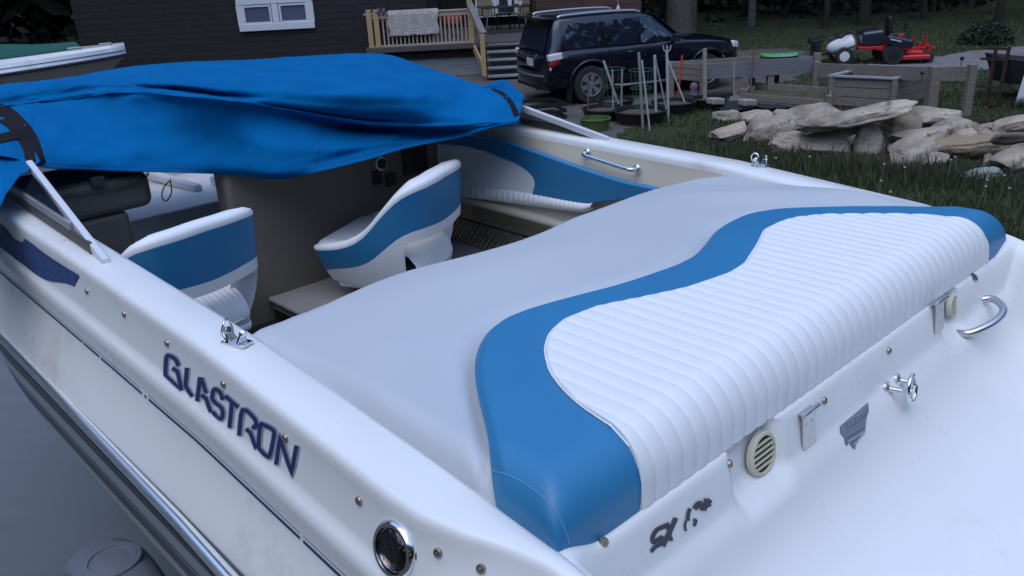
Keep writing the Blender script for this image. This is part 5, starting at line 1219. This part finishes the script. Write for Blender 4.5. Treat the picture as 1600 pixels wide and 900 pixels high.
# ================================================================ ROCKS
ROCKM = [mat('grey_rock', (.20, .165, .13), .9, var=(.48, .41, .33), varscale=2.2, bump=(9, 1, .05), dirt=((.10, .085, .07), 3.5, .58)),
         mat('tan_rock', (.27, .20, .13), .9, var=(.34, .27, .20), varscale=2.2, bump=(9, 1, .05), dirt=((.16, .13, .10), 3.5, .58)),
         mat('pink_rock', (.30, .23, .18), .9, var=(.50, .41, .33), varscale=2.2, bump=(9, 1, .05), dirt=((.14, .12, .10), 3.5, .58)),
         mat('green_rock', (.22, .25, .235), .9, var=(.30, .32, .30), varscale=2.2, bump=(9, 1, .05))]
def rock(zx0, zy0, zx1, zy1, tilt, mi, lbl, depth=.8, zlift=None, seed=0, sharp=.22):
    x0, y0, x1, y1 = 1040+zx0/2.857, zy0/2.857, 1040+zx1/2.857, zy1/2.857
    cx, cy = (x0+x1)/2, (y0+y1)/2
    zl_ = zlift if zlift is not None else 0
    base = px(cx, y1-(y1-y0)*.12, zl_); D = base.y
    cen = py_(cx, cy, D); sc_ = cen.length if False else (cen-CAM).dot(FW)/F
    ct = math.cos(R(tilt)); Wd = (x1-x0)*sc_; Hd = (y1-y0)*sc_*1.22
    if abs(tilt) > 5: Hd = max(Hd*.42, .12)*1.0; Wd = Wd/ct*.98
    bm = bmesh.new(); bmesh.ops.create_icosphere(bm, subdivisions=4, radius=.5); rnd = random.Random(seed)
    planes = [(Vector((rnd.gauss(0, 1), rnd.gauss(0, 1), rnd.gauss(0, .9))).normalized(), rnd.uniform(.30, .44)) for _ in range(9)]
    off = Vector((rnd.random()*50, rnd.random()*50, 0))
    for v in bm.verts:
        c = v.co.copy(); c = Vector([math.copysign(abs(k*2)**.72/2, k) for k in c])
        for n, dd in planes:
            e_ = c.dot(n)-dd
            if e_ > 0: c -= n*e_*.93
        c += c.normalized()*(noise.noise(c*3+off)*.07+noise.noise(c*9+off)*.03+noise.noise(Vector((c.x*3, c.y*3, c.z*22))+off)*.022)
        v.co = Vector((c.x*Wd*1.22, c.y*Wd*depth*1.0, c.z*Hd*1.28))
    me = bpy.data.meshes.new('rock'); bm.to_mesh(me); bm.free(); me.materials.append(ROCKM[mi]); me.shade_smooth(); me.set_sharp_from_angle(angle=R(28))
    o = bpy.data.objects.new('rock', me); COL.objects.link(o); o.location = (cen.x, cen.y+Wd*depth*.2, cen.z); o.rotation_euler = (0, -R(tilt), rnd.uniform(-.15, .15))
    tag(o, lbl, 'rock', 'rocks piled along the garden'); return o
RK = [(222, 505, 330, 548, 0, 0, 'thin rounded grey rock at the far left top of the pile'), (212, 545, 380, 640, 12, 2, 'pinkish boulder at the left end of the rock pile, in grass'),
 (370, 540, 572, 650, 0, 0, 'big rounded grey brown boulder, second from the left end'), (330, 508, 470, 545, 4, 2, 'flat pale rock behind the big rounded boulder'), (498, 494, 590, 545, 0, 2, 'small pale rock behind the low bed corner'),
 (575, 490, 800, 562, 4, 0, 'wide flat light grey rock under the raised slab end'), (660, 468, 1070, 578, 10, 0, 'long angled slab lying across the top of the pile'), (490, 618, 650, 690, -2, 2, 'blunt pink rock low at the front of the pile'),
 (610, 630, 830, 690, -3, 2, 'long low pink rock half sunk in grass, right of the blunt pink one'), (600, 565, 905, 640, 10, 0, 'shaded slab wedged under the long angled slab'), (868, 568, 985, 700, 0, 0, 'upright oval grey rock in the middle of the pile'),
 (962, 506, 1135, 634, 0, 1, 'big rounded tan boulder in the middle of the pile'), (1085, 500, 1315, 560, -2, 0, 'flat pale rock on top, right of the tan boulder'), (1040, 560, 1265, 665, 8, 0, 'grey brown slab under the tan boulder'),
 (1222, 542, 1385, 604, -4, 0, 'light grey rounded rock right of centre'), (1262, 594, 1425, 644, 0, 2, 'small pinkish grey rock above the long front slab'), (1195, 636, 1600, 712, -1, 1, 'long flat front slab at the right end of the pile'),
 (1398, 574, 1510, 640, 0, 0, 'square grey rock beside the orange tinted one'), (1488, 586, 1640, 660, 6, 1, 'orange tinted slab at the right edge of the photo'), (1505, 495, 1700, 600, 18, 2, 'large pale boulder on top at the right edge'),
 (1372, 735, 1500, 830, 12, 3, 'pale greenish rock low at the bottom right of the pile'), (1462, 648, 1660, 790, 14, 0, 'big grey boulder nearest the camera at the right edge'), (1030, 645, 1205, 745, 0, 0, 'shaded rock under the middle of the pile behind tall grass')]
RK += [(560, 545, 650, 590, 0, 1, 'small tan rock between the big rounded boulder and the long angled slab'), (900, 540, 975, 572, 6, 0, 'thin rock peeping out left of the tan boulder'),
 (1120, 600, 1210, 650, -8, 2, 'small pinkish rock right under the tan boulder'), (1320, 560, 1400, 596, 5, 1, 'small tan rock on top right of the light grey rounded one'), (1000, 640, 1070, 690, -6, 0, 'small dark rock at the foot of the upright oval rock'),
 (1160, 700, 1260, 750, 4, 0, 'low grey rock in the grass below the long flat front slab'), (1420, 700, 1480, 745, 0, 2, 'small pale rock beside the pale greenish one'), (1560, 640, 1620, 680, 0, 0, 'small grey rock under the orange tinted slab'), (780, 600, 880, 640, 3, 0, 'small grey rock tucked under the middle of the long angled slab')]
for i, r in enumerate(RK):
    zl_ = {6: .42, 11: .15, 12: .3, 14: .2, 19: .5, 18: .25, 5: .12, 9: .15, 13: .12, 17: .12, 15: .1}.get(i, .0)
    rock(*r, depth=(.45 if r[2]-r[0] > 300 else .75), seed=i*7+3, zlift=zl_)

# ================================================================ GRASS
def blades(name, n, region, hfun, m, seed, wd=.012, kind='stuff', lean=.3):
    rnd = random.Random(seed); V = []; Fc = []; c = 0; tries = 0
    while c < n and tries < n*30:
        tries += 1; P = region(rnd)
        if P is None: continue
        x, y = P; h = hfun(x, y, rnd)
        if h <= 0: continue
        z = gz(x, y); a = rnd.random()*6.28; dx, dy = math.cos(a)*wd*.5*(1+h), math.sin(a)*wd*.5*(1+h); lx, ly = rnd.gauss(0, lean)*h, rnd.gauss(0, lean)*h
        i = len(V); V += [(x-dx, y-dy, z), (x+dx, y+dy, z), (x+dx*.7+lx*.4, y+dy*.7+ly*.4, z+h*.55), (x-dx*.7+lx*.4, y-dy*.7+ly*.4, z+h*.55), (x+lx, y+ly, z+h)]
        Fc += [(i, i+1, i+2, i+3), (i+3, i+2, i+4)]; c += 1
    me = bpy.data.meshes.new(name); me.from_pydata(V, [], Fc); me.materials.append(m); o = bpy.data.objects.new(name, me); COL.objects.link(o); tag(o, kind=kind); return o
GRM = mat('grass_blades', (.033, .052, .018), .75, var=(.062, .080, .028), varscale=.8)
GRD = mat('dry_grass', (.055, .058, .03), .8, var=(.035, .048, .02), varscale=2)
def reg(rnd):
    y = 5.5+(rnd.random()**.8)*13; x = rnd.uniform(-.2, 1)*(y*.72)
    if inroad(x, y) : return None
    return x, y
def hf(x, y, r):
    d_r = 1 if 10 < y < 13.2 else .6
    return max(0, (.06+.22*abs(noise.noise(Vector((x*.9, y*.9, 1))))*d_r)*(1-.5*sstep(y, 13, 16))*r.uniform(.5, 1.3))
blades('grass', 65000, reg, hf, GRM, 1, .014)
def reg2(rnd):
    k = rnd.random(); x = 3.2+k*3.6; y = 12.6-k*2.6+rnd.gauss(0, .35)
    return x, y
blades('tall_grass', 5000, reg2, lambda x, y, r: r.uniform(.12, .34)*(.5+abs(noise.noise(Vector((x*2, y*2, 3))))), GRD, 2, .012)
def reg3(rnd):
    y = rnd.uniform(15, 34); x = rnd.uniform(2, .75*y)
    if inroad(x, y) or inpath(x, y): return None
    return x, y
blades('lawn_grass', 30000, reg3, lambda x, y, r: r.uniform(.03, .09), GRM, 3, .03)
# dandelion clocks
dm = mat('seed_head', (.24, .24, .22), .9); sm_ = mat('pale_stem', (.16, .19, .08), .8)
rnd = random.Random(5)
for i, (x, y, h) in enumerate(((1186, 268, .28), (1205, 262, .3), (1260, 262, .32), (1368, 305, .3), (1372, 272, .28), (1385, 318, .26), (1410, 262, .3), (1413, 283, .32), (1478, 268, .3), (1493, 262, .28), (1560, 300, .33), (1568, 318, .3), (1535, 312, .28), (1528, 305, .3))):
    p = px(x, y+18, 0); o = empty('dandelion', (p.x, p.y, gz(p.x, p.y)), 0, ('dandelion clock number %s from the left in the grass before the rocks' % ('one two three four five six seven eight nine ten eleven twelve thirteen fourteen'.split()[i])), 'dandelion', 'dandelion clocks in the near grass')
    l_ = Vector((rnd.gauss(0, .03), rnd.gauss(0, .03), h)); mb = MB(); mb.tube([(0, 0, 0), l_*.5+Vector((.01, 0, 0)), l_], .005, 5); mb.build('stem', sm_, o)
    mb = MB(); mb.lathe(l_, (0, 0, 1), [(.004, -.018), (.016, -.010), (.020, 0), (.016, .012), (.004, .018)], 8); mb.build('seed_head', dm, o, smooth=60)

# ================================================================ TREES
LF = mat('dark_leaves', (.008, .012, .006), .8, var=(.022, .028, .012), varscale=.9); LF2 = mat('understorey_leaves', (.022, .024, .012), .8, var=(.008, .009, .006), varscale=.7)
BARK = mat('brown_bark', (.018, .015, .012), .95, var=(.03, .025, .02), varscale=6, bump=(14, 1, .05)); BARKL = mat('pale_bark', (.08, .07, .06), .95, var=(.11, .10, .09), varscale=5, bump=(12, 1, .05))
def leaves(mb, pts_fn, n, s0, s1, rnd):
    for _ in range(n):
        c = pts_fn(rnd)
        if c is None: continue
        s_ = rnd.uniform(s0, s1); a = Vector((rnd.gauss(0, 1), rnd.gauss(0, 1), rnd.gauss(0, 1))).normalized(); b = a.cross(Vector((rnd.gauss(0, 1), rnd.gauss(0, 1), rnd.gauss(0, 1)))).normalized()
        i = len(mb.v); mb.v += [tuple(c-a*s_), tuple(c+b*s_*.5), tuple(c+a*s_), tuple(c-b*s_*.5)]; mb.f.append((i, i+1, i+2, i+3)); mb.m.append(0)
def tree(name, x, y, h, r, cr0, cr1, lbl, bark=BARK, crown=LF, seed=0, nleaf=1600, low=.35, lean=0, group='trees at the edge of the wood'):
    rnd = random.Random(seed); o = empty(name, (x, y, gz(x, y)+max(0, y-36)*.03), 0, lbl, 'tree', group)
    mb = MB(); pts = [(0, 0, -.2), (.02, 0, h*.03), (lean*.3, .05, h*.3), (lean*.7, 0, h*.6), (lean, .1, h)]; mb.tube(pts, [r*1.35, r*1.05, r*.85, r*.55, r*.12], 12)
    cl = []
    for k in range(9):
        z = h*(low+.6*k/9); a = k*2.4+rnd.random(); l = cr1*(1-.5*k/9)*rnd.uniform(.6, 1); e = Vector((lean*z/h+math.cos(a)*l, math.sin(a)*l, z+l*.35)); mb.tube([(lean*z/h, 0, z), e*.55+Vector((lean*z/h, 0, z))*.45+Vector((0, 0, .1)), e], [r*.3, r*.2, r*.05], 6); cl += [e, e*.6+Vector((0, 0, z*.4))]
    cl.append(Vector((lean, 0, h)))
    mb.build('trunk', bark, o, smooth=60)
    cb = MB()
    def f(rn):
        c = rn.choice(cl); d = Vector((rn.gauss(0, 1), rn.gauss(0, 1), rn.gauss(0, .7))); return c+d*cr0
    leaves(cb, f, nleaf, .12, .28, rnd); cb.build('crown', crown, o, recalc=False)
def T(x, y, h, r, lbl, **k): p = px(x, y, 0); c_ = k.pop('cr_', (1.1, 4.0)); k.setdefault('nleaf', 4500); k.setdefault('low', .45); tree(k.pop('name', 'forest_tree'), p.x, p.y, h, r, c_[0], c_[1], lbl, **k)
T(1060, 62, 19, .42, 'thick pale trunk rising behind the SUV hood', bark=BARKL, seed=1, nleaf=9000, low=.45, cr_=(1.5, 6.5))
tree('forest_tree', px(1074, 58, 0).x+.35, px(1074, 58, 0).y+1.0, 11, .16, .8, 2.2, 'thin grey trunk pressed against the right of the thick pale one', bark=BARKL, seed=2)
T(1173, 42, 15, .14, 'slim pale trunk standing alone behind the lime green sled', bark=BARKL, seed=3)
T(1289, 45, 15, .11, 'thin trunk above the white tank sprayer', seed=4)
T(1348, 40, 17, .20, 'medium mossy trunk directly behind the mower', seed=5)
T(1441, 32, 15, .09, 'thin trunk to the right behind the mower', seed=6)
T(1558, 38, 15, .11, 'slim tree above the round shrub', seed=7)
T(40, 20, 15, .25, 'tree at the far left beyond the green covered boat', seed=8, low=.1)
T(85, 35, 7, .12, 'leafy young tree beside the left corner of the dark house', seed=9, low=.05, crown=LF2, nleaf=2500)
# shrub
p = px(1541, 68, 0); o = empty('round_shrub', (p.x, p.y, 0), 0, 'low round dark shrub on the lawn above the gravel path', 'shrub'); mb = MB(); rnd = random.Random(3)
def f(rn):
    d = Vector((rn.gauss(0, 1), rn.gauss(0, 1), abs(rn.gauss(0, 1)))).normalized(); return Vector((d.x*.75, d.y*.6, d.z*.58))*rn.uniform(.7, 1.03)
leaves(mb, f, 5200, .03, .065, rnd); mb.build('foliage', mat('shrub_leaves', (.018, .022, .012), .8, var=(.03, .04, .02), varscale=5), o, recalc=False)
mb = MB(); 
for k in range(6): mb.tube([(0, 0, 0), (.4*math.cos(k), .4*math.sin(k), .4)], .015, 5)
mb.build('stems', BARK, o)
# the wood behind: one mass
mb = MB(); rnd = random.Random(11)
def f(rn):
    x = rn.uniform(-48, 60); z = rn.random()**1.2*24; base = 37+2.5*noise.noise(Vector((x*.12, 0, 0)))
    if x < -2: base = 33
    y = base+rn.random()**1.5*12 + (2 if z < 2.5 else 0); return Vector((x, y, z+.3)) if noise.noise(Vector((x*.25, y*.2, z*.3))) > -.32 else None
leaves(mb, f, 52000, .25, .8, rnd)
tag(mb.build('woodland', LF, recalc=False), kind='stuff')
mb = MB()
def f(rn):
    x = rn.uniform(-30, 45); y = rn.uniform(34.5, 42) if x > -2 else rn.uniform(30, 36); return Vector((x, y, abs(rn.gauss(0, .8)))) if noise.noise(Vector((x*.3, y*.3, 7))) > -.1 else None
leaves(mb, f, 12000, .10, .28, rnd); tag(mb.build('undergrowth', LF2, recalc=False), kind='stuff')
mb = MB()
for i in range(110):
    x = rnd.uniform(-40, 55); y = rnd.uniform(37, 50); r_ = rnd.uniform(.06, .22); mb.tube([(x, y, -.3), (x+rnd.gauss(0, .3), y, 7), (x+rnd.gauss(0, .6), y, 14)], [r_, r_*.8, r_*.3], 6)
tag(mb.build('distant_trunks', BARK, smooth=60), kind='stuff')
mb = MB()
def f(rn):
    sd_ = rn.choice((-1, 1)); y = rn.uniform(-15, 40); x = (26+rn.random()*10) if sd_ > 0 else (-19-rn.random()*10)
    if rn.random() < .3: return Vector((rn.uniform(-25, 30), -11-rn.random()*7, rn.random()**1.1*13))
    return Vector((x+2*noise.noise(Vector((y*.15, sd_, 0))), y, rn.random()**1.1*22))
leaves(mb, f, 30000, .4, 1.0, rnd); tag(mb.build('added_shade_woods', LF, recalc=False), kind='stuff')  # unseen woods beside and behind the camera, added to cut side light
# far dark wood floor bank closing the view
mb = MB(); mb.grid([[Vector((x, 53+3*noise.noise(Vector((x*.1, z*.1, 0))), z)) for x in np.linspace(-90, 100, 60)] for z in np.linspace(-1, 26, 12)])
tag(mb.build('hillside', mat('dark_hillside', (.012, .013, .009), .95, var=(.02, .022, .012), varscale=.4)), kind='structure')
